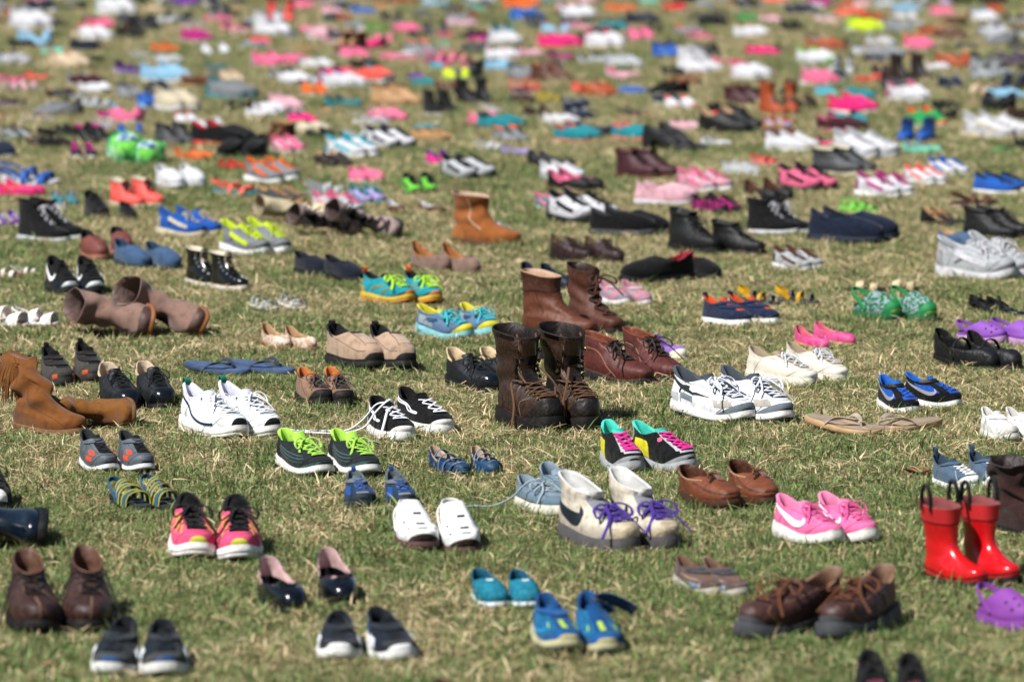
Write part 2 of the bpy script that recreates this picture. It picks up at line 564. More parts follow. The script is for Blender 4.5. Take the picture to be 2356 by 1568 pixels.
def strap_over(s, x, hw, h, skew=0.0, th=.008, x2=None):
    ph = np.linspace(0, np.pi, 9)
    x2 = x if x2 is None else x2
    pts, wd = [], []
    for p in ph:
        f = (1 - math.cos(p)) / 2
        xx = x + (x2 - x) * f + skew * math.sin(p)
        y = foot_edge(s, min(max(xx, .02), .98)) * math.cos(p) * 1.02
        z = s.zs(xx) + s.spring(xx) - .02 + (h + .02) * math.sin(p) ** .65
        pts.append(((xx - .5) * s.L, y * s.L, z * s.L)); wd.append((1, .25 * math.cos(p) * 0, .35 if h > .12 else .1))
    return band(pts, np.array(wd, float), hw * s.L, th * s.L, 16)


def strap_heel(s, x, h, hw=.018, th=.008, back=-.01):
    pts, wd = [], []
    for p in np.linspace(0, np.pi, 11):
        c, q = math.cos(p), math.sin(p)
        xx = x + (back - x) * q ** .8
        y = foot_edge(s, max(.12, min(.5, x))) * 1.03 * c
        z = s.zs(max(0, xx)) + h * (.15 + .85 * q ** .6)
        pts.append(((xx - .5) * s.L, y * s.L, z * s.L)); wd.append((.15 * q, 0, 1))
    return band(pts, np.array(wd), hw * s.L, th * s.L, 18)


def build(sp, L, lod, seed=1):
    """list of (name, V, F, material, parent part or None)"""
    nu, per = LOD[lod]
    if sp.get('fold') and lod:
        per += 3
    base = sp['base']
    s = Shape(base, L, sp.get('crumple', 0.004 if lod else 0), seed, sp.get('slump', 0), sp.get('hs', 1.0), 1.0, sp.get('ws', 1.0), sp.get('fold', 0.0))
    out = []
    sm = sp.get('solem', 'eva')
    um = sp.get('upm', 'leather')
    U = mat(sp['up'], um, sp.get('up2'), sp.get('pscale'))

    def add(name, VF, m, parent=None, keep=1):
        if lod >= keep:
            out.append((name, VF[0], VF[1], m, parent))

    if base in ('sandal', 'flipflop', 'wedge'):
        add('sole', s.sole(nu, lip=.0), mat(sp['sole'], sm), keep=0)
        V, F = s.insole(nu, z=.004)
        add('footbed', (V, F), mat(sp.get('ins', sp['sole']), sp.get('insm', 'leather')), keep=0)
        if base == 'flipflop':
            zt = lambda x: s.zs(x) + s.spring(x)
            a = ((.80 - .5) * L, -.012 * L, (zt(.8) - .01) * L)
            b = ((.785 - .5) * L, -.012 * L, (zt(.78) + .055) * L)
            parts = [tube([a, b], .014 * L, 6, 6)]
            for sg in (1, -1):
                e = foot_edge(s, .42) * sg
                pts = [b, ((.70 - .5) * L, sg * .05 * L, (zt(.7) + .085) * L), ((.55 - .5) * L, e * .82 * L, (zt(.55) + .075) * L), ((.40 - .5) * L, e * .97 * L, (zt(.4) - .005) * L)]
                parts.append(band(pts, np.array([(0, 1, .2), (.6, sg * .8, .3), (.75, sg * .3, .6), (.9, sg * .1, .3)], float), [.016 * L, .026 * L, .028 * L, .022 * L], .009 * L, 14))
            add('thong_strap', merge(parts), U, keep=0)
        else:
            for k, st in enumerate(sp.get('straps', [])):
                c = sp.get('strapc', [sp['up']])[k % len(sp.get('strapc', [1]))]
                add('strap', strap_over(s, *st), mat(c, um, sp.get('up2'), sp.get('pscale')), keep=0)
                if sp.get('trim') and lod == 2:
                    x, hw, h = st[:3]
                    for d in (-1, 1):
                        q = list(st); q[0] = x + d * hw * 1.02; q[1] = .012; q[2] = h + .004
                        if len(q) > 5 and q[5] is not None: q[5] = q[5] + d * hw
                        add('trim', strap_over(s, *q), mat(sp['trim'], 'canvas'))
            if sp.get('heelstrap'):
                add('heel_strap', strap_heel(s, *sp['heelstrap']), mat(sp.get('hsc', sp['up']), um), keep=0)
            if sp.get('front'):
                add('toe_piece', strap_over(s, .80, .12, .12), U, keep=0)
    else:
        ps = per * (s.K - 1) + 1
        if lod == 0:
            ps = min(ps, 11)
        two = sp.get('out')
        if two and lod:
            add('outsole', s.sole(nu, 0, .42, fl=s.d['fl'] * .3), mat(two, 'rubber'))
            add('midsole', s.sole(nu, .40, 1.0, wave=sp.get('wave', .03)), mat(sp['sole'], sm))
        else:
            add('sole', s.sole(nu, wave=sp.get('wave', .0)), mat(sp['sole'], sm), keep=0)
        add('upper', s.upper(nu, ps), U, keep=0)
        lm = mat(sp.get('lin', sp['up']), sp.get('linm', 'canvas'))
        add('lining', s.lining(nu, (.94, .8, .5) if lod == 0 else ((.95, .88, .75, .55, .35) if s.K < 7 else tuple(np.linspace(.96, .4, 12)))), lm, keep=0)
        add('insole', s.insole(nu), mat(sp.get('ins', sp.get('lin', sp['up'])), 'canvas'), keep=1)
        if sp.get('tongue'):
            tv = sp.get('tongue_v', .72)
            add('tongue', s.tongue(sp.get('tongue_up', .055), sp.get('tongue_y', .055), tv), mat(sp['tongue'], sp.get('tonguem', 'mesh')))
        if sp.get('throat'):
            v0, v1 = sp.get('throat_v', (.5, .97))
            q = s.half_angle(np.array([v0, v1]), sp.get('throat_y', .045))
            add('throat', s.patch(-q.mean(), q.mean(), v0, v1, .003, capb=False), mat(sp['throat'], 'mesh'), keep=1)
        if sp.get('lace') and not sp.get('nolace'):
            kw = dict(n=5, bow='bow', seed=seed)
            kw.update(sp.get('lk', {}))
            if lod < 2:
                kw['n'] = min(kw['n'], 4)
                if lod == 1 and kw['bow'] != 'big':
                    kw['bow'] = None
            add('laces', s.laces(**kw), mat(sp['lace'], 'lace'))
    if lod == 2 and base in ('run', 'canvas', 'oxford'):            # sewn seams in a darker shade
        dk = '#' + ''.join(f"{int(int(sp['up'].lstrip('#')[i:i + 2], 16) * .62):02x}" for i in (0, 2, 4))
        for pts in ([(0, .40), (24, .42), (46, .30), (62, .10)], [(128, .05), (118, .35), (104, .62), (98, .9)], [(34, .46), (44, .66), (62, .86), (88, .93)]):
            for sg in (1, -1):
                add('seam', s.strip([(sg * a, b) for a, b in pts], .0028, .002, 20), mat(dk, 'lace'), 'upper')
    for e in sp.get('ex', []):
        t = e[0]
        if t == 'cap':
            add(e[1], s.patch(-e[4], e[4], .015, e[5], .007, 15, 6, cap=True), mat(e[2], e[3]), 'upper', keep=0 if len(e) > 6 else 1)
        elif t == 'guard':     # a toe guard with a flat top edge
            add(e[1], s.patch(-e[4], e[4], .015, e[5], .006, 19, 5, capb=True), mat(e[2], e[3]), 'upper')
        elif t == 'side':
            for sg in (1, -1):
                add(e[1], s.patch(sg * e[4], sg * e[5], e[6], e[7], .0045, 12, 6), mat(e[2], e[3]), 'upper', keep=0 if len(e) > 8 else 1)
        elif t == 'heel':
            add(e[1], s.patch(180 - e[4], 180 + e[4], e[5], e[6], .006, 13, 6), mat(e[2], e[3]), 'upper', keep=0 if len(e) > 7 else 1)
        elif t == 'round':
            add(e[1], s.patch(-180, 180, e[4], e[5], .005, 41 if lod == 2 else 25, 4), mat(e[2], e[3]), 'upper')
        elif t == 'top':
            add(e[1], s.patch(-e[4], e[4], e[5], e[6], .005, 13, 8, capb=len(e) > 7), mat(e[2], e[3]), 'upper', keep=0 if len(e) > 8 else 1)
        elif t == 'stripe':
            for sg in (1, -1):
                add(e[1], s.strip([(sg * a, b) for a, b in e[4]], e[5]), mat(e[2], e[3]), 'upper')
        elif t == 'line':
            add(e[1], s.strip(e[4], e[5], n=40), mat(e[2], e[3]), 'upper')
        elif t == 'velcro':
            add('strap', s.patch(-e[5], e[5], e[3], e[4], .02, 17, 5), mat(e[1], e[2]), keep=1)
        elif t == 'swoosh':
            for sg in (1, -1):
                add('logo', s.strip([(sg * a, b) for a, b in [(58, .60), (66, .42), (80, .33), (100, .38), (122, .52), (146, .70)]], [.003, .022, .028, .024, .014, .002], .005), mat(e[1], 'foam'), 'upper')
        elif t == 'tab':
            p = s.on(180, .93, .006)[0]
            q = s.on(180, .995, 0)[0]
            k = (e[2] if len(e) > 2 else .045) * L
            pts = [p, p + np.array([-.01 * L, 0, k * .6]), q + np.array([-.005 * L, 0, k]), q + np.array([.028 * L, 0, k * .75]), q + np.array([.03 * L, 0, -.01 * L])]
            add('pull_tab', band(pts, np.array([0, 1, 0]), .03 * L, .006 * L, 14), mat(e[1], 'canvas'))
    for fn in sp.get('fn', []):
        fn(s, add, lod)
    return out


# ------------------------------------------------------------------ placing shoes
FOOT = []          # footprints, so that no grass grows through a shoe
RECORDS = []
CALLS = [0]
WR = .37


_t = np.linspace(0, 2 * np.pi, 120)
_ox, _oy, _ = Shape('run', 1.0).outline(_t, np.tile(Shape('run', 1.0).lo[1], (120, 1)))


def across(h, ws=1.0):
    """how wide a shoe of length 1 shows when it is turned h degrees"""
    q = _ox * abs(math.sin(R(h))) + _oy * ws * abs(math.cos(R(h)))
    return float(q.max() - q.min())


_hs = np.arange(0, 76)


def solve_heading(w, L, ws=1.0):
    """the turn of a shoe of length L whose outline is w wide across the view"""
    r = w / L
    _ws = np.array([across(h, ws) for h in _hs])
    if r >= _ws[62]:
        return 62.0, w / _ws[62]
    if r <= _ws[0]:
        return 0.0, w / _ws[0]
    return float(np.interp(r, _ws, _hs)), L


def set_tree(parts, kind, loc, rot, mirror):
    root = bpy.data.objects.new(kind, None)
    root.empty_display_size = .05
    COL.objects.link(root)
    objs = {}
    for name, me, parent in parts:
        o = bpy.data.objects.new(name, me)
        COL.objects.link(o)
        o.parent = objs.get(parent, root) if parent else root
        objs.setdefault(name, o)
    root.location = loc
    root.rotation_euler = rot
    if mirror:
        root.scale = (1, -1, 1)
    return root


TALL = {}


def shoes(kind, spots, L, desc, sp, lod=2, cat=None, lift=.010):
    sp = dict(sp, hs=sp.get('hs', 1.0) * next((v for k, v in TALL.items() if k in desc), 1.0))
    if sp['base'] in ('sandal', 'flipflop', 'flat', 'slip'):
        lift += .006
    """one or two shoes of one make; spots = (x0, x1, y of the lowest point, turn) in the measured frame, or dict for one laid down"""
    CALLS[0] += 1
    place = []
    for q in spots:
        if isinstance(q, dict):
            x, y = ground_at(q['x'], q['y'])
            place.append((x, y, q['h'], q.get('roll', 0), q.get('pitch', 0), q.get('L', L), q.get('z', 0)))
            continue
        x0, x1, yb, h = q
        w = (x1 - x0) / px_per_m(yb)
        if abs(h) == 1:
            hh, Lx = solve_heading(w, L, sp.get('ws', 1.0))
            h = hh * h
        else:
            Lx = w / across(h, sp.get('ws', 1.0))
        ext = Lx * across(90 - abs(h), sp.get('ws', 1.0)) / 2 * .94
        x, y = ground_at((x0 + x1) / 2, yb + 12, lift)
        x *= (y + ext) / y
        place.append((x, y + ext, h, 0, 0, Lx, 0))
    L0 = place[0][5]
    parts = build(sp, L0, lod, seed=len(RECORDS) + 1)
    allv = np.vstack([p[1] for p in parts])
    if lod == 0:
        V, F, mi, ms, o = [], [], [], [], 0
        for n, v, f, m, _ in parts:
            if m not in ms:
                ms.append(m)
            V.append(v); F += [tuple(i + o for i in t) for t in f]; o += len(v); mi += [ms.index(m)] * len(f)
        meshes = to_mesh(kind, np.vstack(V), F, ms, mi)
    else:
        meshes = [(n, to_mesh(n, v, f, m), par) for n, v, f, m, par in parts]
    roots = []
    for i, (x, y, h, roll, pitch, Lx, z) in enumerate(place):
        mirror = i % 2 == 1
        rz = R(-90 + h)
        rot = Euler((R(roll + rnd.uniform(-3.5, 3.5)), R(pitch + rnd.uniform(-2, 2)), rz + R(rnd.uniform(-2, 2))), 'XYZ')
        tilt = {'sandal': 6, 'flipflop': 7, 'flat': 3}.get(sp['base'] if isinstance(sp['base'], str) else '', 0)
        if tilt:                                     # flat ones lean a little on the uneven turf
            rot = (Matrix.Rotation(R(tilt), 3, 'X') @ rot.to_matrix()).to_euler()
        M = np.array(rot.to_matrix())
        vv = allv * np.array([1, -1, 1]) if mirror else allv
        vv = vv @ M.T
        zmin = np.percentile(vv[:, 2], 1.0 if (roll or pitch) else 0.2)
        loc = (x, y, -zmin + lift + z)
        if lod == 0:
            o = bpy.data.objects.new(kind, meshes)
            COL.objects.link(o)
            o.location, o.rotation_euler = loc, rot
            if mirror:
                o.scale = (1, -1, 1)
        else:
            o = set_tree(meshes, kind, loc, rot, mirror)
        if Lx != L0:
            k = Lx / L0
            o.scale = (o.scale[0] * k, o.scale[1] * k, o.scale[2] * k)
        roots.append(o)
        if z < .03:
            base_v = vv if (roll or pitch) else vv[:len(parts[0][1])]
            low = base_v[base_v[:, 2] < zmin + .035][:, :2]
            c = (low.max(0) + low.min(0)) / 2
            # oriented box of what touches the ground
            a = math.atan2(math.sin(rz), math.cos(rz))
            ca, sa = math.cos(-a), math.sin(-a)
            q = np.stack([low[:, 0] * ca - low[:, 1] * sa, low[:, 0] * sa + low[:, 1] * ca], 1)
            FOOT.append((x, y, a, q[:, 0].min(), q[:, 0].max(), q[:, 1].min(), q[:, 1].max()))
        RECORDS.append(dict(pid=CALLS[0], o=o, kind=kind, desc=desc, cat=cat or kind.replace('_', ' '), n=len(place), i=i, x=x, y=y, px=(spots[i]['x'] if isinstance(spots[i], dict) else (spots[i][0] + spots[i][1]) / 2), lod=lod))
    return roots


# ------------------------------------------------------------------ styles
def run(up, sole='#e8e8e6', lin=None, lace=None, upm='mesh', out=None, ex=(), **k):
    d = dict(base='run', up=up, upm=upm, sole=sole, out=out, lin=lin or up, tongue=k.pop('tongue', lin or up), lace=lace or '#e6e6e6', throat=k.pop('throat', lin or up), ex=list(ex), wave=.03)
    d.update(k)
    return d


def canvas(up, sole='#e9e6dc', lin=None, lace='#e8e8e8', ex=(), **k):
    d = dict(base='canvas', up=up, upm='canvas', sole=sole, lin=lin or up, tongue=lin or up, lace=lace, throat=lin or up, ex=list(ex), lk=dict(v0=.48, y=.045))
    d.update(k)
    return d


def oxford(up, sole='#1b1a1a', lin='#c9a57c', lace='#151515', upm='leather', ex=(), **k):
    d = dict(base='oxford', up=up, upm=upm, sole=sole, solem='rubber', lin=lin, linm='leather', tongue=up, tonguem=upm, lace=lace, lk=dict(n=4, v0=.62, y=.035, r=.007), ex=list(ex))
    d.update(k)
    return d


def slip(up, sole='#2a2724', lin='#b8946c', upm='leather', ex=(), **k):
    d = dict(base='slip', up=up, upm=upm, sole=sole, solem='rubber', lin=lin, linm='leather', ex=list(ex))
    d.update(k)
    return d


def flat(up, sole='#2a2420', lin='#c79a7c', upm='leather', ex=(), **k):
    d = dict(base='flat', up=up, upm=upm, sole=sole, solem='rubber', lin=lin, linm='leather', ex=list(ex), crumple=.002)
    d.update(k)
    return d


def boot(up, H=.7, sole='#201c1a', lin='#3a2a20', upm='leather', ex=(), bl=None, **k):
    d = dict(base=boot_loops(H, **(bl or {})), up=up, upm=upm, sole=sole, solem='rubber', lin=lin, linm='leather', ex=list(ex), crumple=k.pop('crumple', .006))
    d.update(k)
    return d


def sandal(up, sole='#3a2c22', ins=None, straps=((.72, .06, .10), (.45, .05, .16)), **k):
    d = dict(base='sandal', up=up, upm='leather', sole=sole, solem='rubber', ins=ins or sole, straps=list(straps))
    d.update(k)
    return d


def flop(up, sole, ins=None, **k):
    d = dict(base='flipflop', up=up, upm='rubber', sole=sole, solem='rubber', ins=ins or sole, insm='rubber')
    d.update(k)
    return d


def clog(up, sole=None, **k):
    sole = sole or up
    d = dict(base='clog', up=up, upm='foam', sole=sole, solem='foam', lin=up, linm='foam', ins=sole, crumple=0)

    def strap(s, add, lod, c=k.get('strapc', up), ang=k.get('strap', .26)):
        add('heel_strap', strap_heel(s, .42, ang, .03, .014, -.005), mat(c, 'foam'), keep=0)
        if lod == 2 and not k.get('plain'):
            for sg in (1, -1):
                for a, v in ((22, .50), (45, .42), (20, .66), (50, .60)):
                    p = s.on(sg * a, v, .001)[0]
                    q = s.on(sg * a, v, -.004)[0]
                    add('vent_hole', tube([q, p + (p - q) * .25], .02 * s.L, 3, 8), mat('#17121a', 'foam'), 'upper')
    d['fn'] = [strap]
    d.update({a: b for a, b in k.items() if a not in ('strapc', 'strap', 'plain')})
    return d


# ------------------------------------------------------------------ special details
def eyelets(col, vs, y=.062, r=.014, hook=False):
    def fn(s, add, lod):
        if lod < 2:
            return
        for v in vs:
            a = s.half_angle(v, y)[0]
            for sg in (1, -1):
                p = s.on(sg * a, v, .012 if not hook else .03)[0]
                q = s.on(sg * a, v, -.004)[0]
                add('eyelet' if not hook else 'lace_hook', tube([q, p], (np.array([r, r]) if not hook else np.array([r * .6, r * .7, r * 1.2, r * 1.1])) * s.L, 5, 8), mat(col, 'metal'), 'upper')
    return fn


def stitch(col, pts, w=.0035):
    return ('stripe', 'stitching', col, 'lace', pts, w)


def lace_path(col, paths, r=.0085):
    """loose lace ends through given points (in shoe lengths from the heel)"""
    def fn(s, add, lod):
        out = [tube((np.array(p, float) - np.array([.5, 0, 0])) * s.L, r * s.L, 40, 6, .8) for p in paths]
        add('loose_lace', merge(out), mat(col, 'lace'))
    return fn


def rain_handles(s, add, lod):
    for sg in (1, -1):
        p = s.on(sg * 90, .97, .004)[0]
        d = np.array([.075, 0, 0]) * s.L
        u = np.array([0, 0, 1.0]) * s.L
        add('handle', tube([p - d, p - d * 1.05 + u * .14, p - d * .5 + u * .26, p + d * .5 + u * .26, p + d * 1.05 + u * .14, p + d], .024 * s.L, 26, 8), mat('#15171a', 'rubber'))


def fringe(s, add, lod):
    r = np.random.default_rng(4)
    out = []
    for a in np.linspace(140, 290, 34):
        p = s.on(a, .93, .012)[0]
        ln = r.uniform(.30, .42) * s.L
        o = s.N(np.radians([a]), np.array([.93]))[0][0] * np.array([1, 1, 0])
        out.append(tube([p, p + o * .06 * s.L - np.array([0, 0, ln * .4]), p + o * (.10 + .02 * r.standard_normal()) * s.L + np.array([0, .01 * r.standard_normal() * s.L, -ln])], np.array([.011, .012, .006]) * s.L, 9, 5, .5))
    V, F = merge(out)
    add('fringe', (V, F), mat('#744519', 'suede'))
    add('fold', s.patch(100, 280, .9, .985, .014, 19, 4), mat('#7c4a1f', 'suede'), 'upper')


def monster(s, add, lod):
    add('face_patch', s.patch(-34, 34, .5, .8, .02, 13, 6, cap=True), mat('#2a5aa8', 'print', '#eef4f6', 40), 'upper')
    add('trim', s.patch(-180, 180, .0, .16, .02, 31, 3), mat('#157a34', 'fur'), 'upper')
    V, F = s.upper(30, 12)
    r = np.random.default_rng(5)
    tufts = []
    n, _ = s.N(np.zeros(1), np.zeros(1))
    for _ in range(240):
        a, v = r.uniform(-180, 180), r.uniform(.05, .95)
        p = s.on(a, v, -.005)[0]; q = s.on(a, v, .05)[0] + r.normal(0, .012, 3) * s.L
        tufts.append(tube([p, q], np.array([.016, .004]) * s.L, 3, 4))
    V, F = merge(tufts)
    add('fur_pile', (V, F), mat('#3be06a', 'fur'))


def tassel(col):
    def fn(s, add, lod):
        if lod < 2:
            return
        L = s.L
        c = s.on(0, .86, .02)[0]
        out = []
        for sg in (1, -1):
            out.append(tube([c, c + L * np.array([.02, sg * .035, .03]), c + L * np.array([.05, sg * .055, .005]), c + L * np.array([.03, sg * .02, .0])], .01 * L, 12, 5))
            for k in range(4):
                e = c + L * np.array([.07 + .012 * k, sg * (.03 + .014 * k), -.03])
                out.append(tube([c, (c + e) / 2 + L * np.array([0, 0, .02]), e], .007 * L, 7, 4))
        add('tassel', merge(out), mat(col, 'leather'))
        q = s.on(0, .86, .03)[0]
        add('knot', tube([q - np.array([0, .02 * L, 0]), q + np.array([0, 0, .012 * L]), q + np.array([0, .02 * L, 0])], .02 * L, 7, 7), mat(col, 'leather'))
    return fn


def bow_on_toe(col, v=.93):
    def fn(s, add, lod):
        L = s.L
        c = s.on(0, v, .012)[0]
        out = [tube([c, c + L * np.array([.03, sg * .03, .012]), c + L * np.array([.0, sg * .06, .0]), c], .011 * L, 12, 5, .6) for sg in (1, -1)]
        add('bow', merge(out), mat(col, 'leather'))
    return fn


def ankle_strap(col, x=.40, h=.20, hw=.022):
    def fn(s, add, lod):
        add('strap', strap_over(s, x, hw, h, 0, .01), mat(col, 'leather'), keep=0)
        if lod == 2:
            p = strap_over(s, x, hw, h)[0]
            c = np.array([(x - .5) * s.L, -foot_edge(s, x) * .98 * s.L, (s.zs(x) + h * .45) * s.L])
            add('buckle', tube([c + np.array([a, -.004, b]) * s.L for a, b in ((-.03, -.03), (.03, -.03), (.03, .03), (-.03, .03), (-.03, -.03))], .006 * s.L, 20, 5), mat('#b9b9b4', 'metal'))
    return fn


def elastic(col):
    return ('side', 'elastic_gore', col, 'canvas', 70, 110, (.62, .66), (.93, .93))


def mustang(col):      # a three-armed running mark on the side
    def fn(s, add, lod):
        for sg in (1, -1):
            for pts, w in (([(148, .70), (120, .52), (98, .44)], [.012, .018, .010]), ([(128, .32), (120, .52), (100, .62)], [.006, .016, .02]), ([(98, .44), (88, .50), (66, .52)], [.012, .012, .003])):
                add('logo', s.strip([(sg * a, b) for a, b in pts], w, .005), mat(col, 'foam'), 'upper')
    return fn


def outline_mark(col):
    def fn(s, add, lod):
        for sg in (1, -1):
            add('logo', s.strip([(sg * a, b) for a, b in [(150, .66), (120, .64), (95, .66), (88, .58), (82, .42), (70, .40), (72, .35), (92, .37), (98, .55), (122, .53), (148, .57), (150, .66)]], .006, .004, 60), mat(col, 'lace'), 'upper')
    return fn


def badge(col, deg, v, r=.03):
    def fn(s, add, lod):
        p, q = s.on(deg, v, .010)[0], s.on(deg, v, 0)[0]
        add('badge', tube([q, p], r * s.L, 4, 14), mat(col, 'foam'), 'upper')
        add('badge_mark', s.strip([(deg - 3, v - .03), (deg, v - .01), (deg + 3, v + .03)], .004, .013, 8), mat('#d9a3ad', 'foam'), 'upper')
    return fn


def bands_over(n, col, hw=.025, trim=None):
    def fn(s, add, lod):
        for k in range(n):
            x = .84 - k * .52 / max(1, n - 1) * 1.0
            add('strap', strap_over(s, x, hw, .15 + .03 * k, .02, .01, x - .08), mat(col, 'leather'))
            if trim and lod == 2:
                add('stitching', strap_over(s, x + hw * .6, .004, .157 + .03 * k, .02, .011, x - .08 + hw * .6), mat(trim, 'lace'))
    return fn


def flap_strap(s, add, lod):
    L = s.L
    p = s.on(70, .80, .015)[0]
    pts = [p, p + L * np.array([.02, -.08, .10]), p + L * np.array([.06, .0, .11]), p + L * np.array([.10, .12, .06]), p + L * np.array([.12, .18, .02])]
    add('strap', band(pts, np.array([.7, 0, .8]), .07 * L, .014 * L, 18), mat('#123c66', 'canvas'))


# ------------------------------------------------------------------ the shoes nearest the camera
# how tall each make stands against the usual build of its kind
TALL.update({'small blue toddler sneaker': .62, 'small denim': .72, 'black and blue toddler': .78, 'tan and black toddler': .74, 'bubblegum': .80, 'black knit': .84, 'white leather running': .88, 'charcoal green': .74,
             'dirty white canvas': .85, 'chestnut leather moccasin': .74, 'worn dark brown': .80, 'bright blue child': .74, 'polished black': .84, 'leather derby': .88, 'scuffed brown and grey': .80, 'pale blue canvas': .66,
             'black and yellow sneaker': .88, 'turquoise running': .88, 'sky blue running': .82, 'peep-toe': .76, 'white and grey running': .95, 'grey toddler sneaker': .95})

D3 = lambda c, k='mesh': [('stripe', 'stripe', c, k, [(62, .36), (52, .60), (44, .84)], .011), ('stripe', 'stripe', c, k, [(80, .34), (66, .60), (56, .84)], .011),
                          ('stripe', 'stripe', c, k, [(98, .34), (82, .60), (70, .82)], .011), ('stripe', 'stripe', c, k, [(40, .36), (38, .55), (34, .7)], .009), ('stripe', 'stripe', c, k, [(116, .34), (100, .58), (86, .78)], .011)]

shoes('ankle_boot', [(5, 137, 1456, 1), (135, 268, 1450, 1)], .285, 'dark brown leather lace-up ankle boot', boot('#42241f', .335, '#1d1817', '#6b4a3a', 'worn', tongue='#432720', tonguem='leather', tongue_v=.6, tongue_up=.0, lace='#2a1d1a',
      bl=dict(front=.52, shaft=.104, slope=.06), lk=dict(n=4, v0=.48, v1=.85, bow='ends', y=.05), throat='#35201b', throat_v=(.5, .97), ex=[stitch('#7a5a48', [(0.5, .04), (.5, .25), (.5, .44)]), stitch('#7a5a48', [(28, .5), (22, .75), (25, .96)]), stitch('#6b4c3e', [(60, .05), (58, .3), (30, .5)])]))
shoes('toddler_sneaker', [(212, 322, 1549, -1), (322, 438, 1554, 1)], .21, 'navy and grey toddler sneaker with white side patches and strap', run('#1f2c38', '#d9d9d4', '#16202c', '#15253a', ex=[('side', 'side_panel', '#e6e8ea', 'leather', 62, 84, .2, .5), ('cap', 'toe_bumper', '#1d4a80', 'rubber', 22, .30), ('guard', 'toe_guard', '#464a4b', 'suede', 60, .45), ('velcro', '#363d42', 'suede', .78, .95, 75), ('heel', 'heel_panel', '#1f3f6b', 'mesh', 55, .2, .95)], lk=dict(n=4, bow=None), ws=1.2, hs=.84))
shoes('rain_boot', [dict(x=100, y=1262, h=14, roll=84, L=.24)], .25, 'glossy navy rubber boot lying on its side at the edge', boot('#0e2032', 1.0, '#10171d', '#1c2a38', 'gloss', bl=dict(shaft=.16, zt=.07, heel=None), crumple=.003))
shoes('sneaker', [(-75, 24, 1178, 1)], .25, 'black sneaker with a white toe patch, cut off by the picture edge', run('#121519', '#191b1e', '#101214', '#1a1c20', ex=[('cap', 'toe_patch', '#e4e2de', 'leather', 25, .45)]))
shoes('sandal', [(248, 345, 1162, 1), (318, 412, 1160, 1)], .145, 'teal blue child sandal with bright yellow trim', sandal('#1f5c82', '#1d2730', '#20303c', [(.80, .065, .20, 0, .012, .70), (.60, .05, .25, 0, .012, .48), (.38, .045, .28, 0, .012, .38)], upm='canvas', ws=1.1, trim='#e2d534', heelstrap=(.40, .22, .035, .014), insm='canvas'))
shoes('running_shoe', [(381, 493, 1285, 1), (500, 606, 1289, 1)], .27, 'hot pink running shoe with black laces and yellow toe bumper', run('#ff5a8a', '#ece9e6', '#17171a', '#141416', out='#dcd8d4', tongue_up=.09, ex=D3('#f6b05e') + [('cap', 'toe_bumper', '#dfe24a', 'rubber', 17, .26), ('heel', 'heel_collar', '#19191c', 'mesh', 75, .82, .99)], lk=dict(bow='big', n=5, r=.012), throat='#18181a', hs=.92))
shoes('toddler_sneaker', [(176, 272, 1080, 1), (260, 362, 1083, 1)], .165, 'grey toddler sneaker with neon orange marks and strap', run('#59626b', '#e6e6e8', '#33383e', '#15171a', upm='leather', out='#15181b', ex=[('side', 'accent', '#f2512a', 'mesh', 46, 66, .42, .60), ('side', 'accent', '#f2512a', 'mesh', 60, 82, .22, .36), ('cap', 'toe_guard', '#16191c', 'rubber', 24, .16), ('velcro', '#5b646d', 'leather', .80, .97, 80), ('top', 'vamp', '#111316', 'mesh', 26, .5, .8)], ws=1.2, hs=1.38, lk=dict(n=4, bow=None), wave=.05))
_fr = boot('#7c4a1f', .70, '#7d5a3c', '#6a401c', 'suede', bl=dict(shaft=.095, cuff=-.10, zh=.05, zt=.04, heel=None, toe=.12, lean=-.18), crumple=.03, fold=.018, slump=.9, fn=[fringe], ex=[stitch('#6d4420', [(40, .08), (60, .3), (75, .5), (78, .8)]), ('round', 'welt', '#a5835c', 'leather', .0, .03)])
shoes('fringe_boot', [dict(x=112, y=1004, h=46, L=.25)], .25, 'tan suede boot with a hanging fringe, standing slouched', _fr)
shoes('fringe_boot', [dict(x=288, y=986, h=24, roll=84, L=.21)], .21, 'tan suede boot fallen flat behind the fringed standing one', boot('#80501f', .85, '#7d5a3c', '#6a401c', 'suede', bl=dict(shaft=.135, zh=.05, zt=.04, heel=None), crumple=.02, fold=.014))
shoes('dress_shoe', [(215, 328, 938, 1), (303, 413, 934, 1)], .255, 'polished black lace-up dress shoe with pale inner lining', oxford('#171e26', '#14181c', '#d8bfa4', '#14171b', ws=1.06, lk=dict(n=5, v0=.6, bow='bow', y=.035, r=.0075), ex=[stitch('#2d3742', [(0.5, .5), (22, .5), (40, .7), (60, .85)], .004), ('guard', 'toe_cap', '#182029', 'patent', 46, .45)], hs=1.3))
shoes('hiking_shoe', [(88, 170, 884, 1), (160, 246, 874, 1)], .215, 'dark grey hiking shoe with orange heel and broad straps', run('#4b4a47', '#3b3834', '#16161a', '#1a1a1c', ex=[('heel', 'heel_panel', '#e0602a', 'rubber', 38, .03, .35), ('side', 'accent', '#e2622a', 'rubber', 24, 46, .03, .24), ('velcro', '#2a2426', 'canvas', .60, .74, 75), ('velcro', '#241f22', 'canvas', .80, .94, 80), ('stripe', 'webbing', '#7a4534', 'lace', [(74, .62), (40, .67), (5, .68)], .006), ('tab', '#141416')], nolace=1))
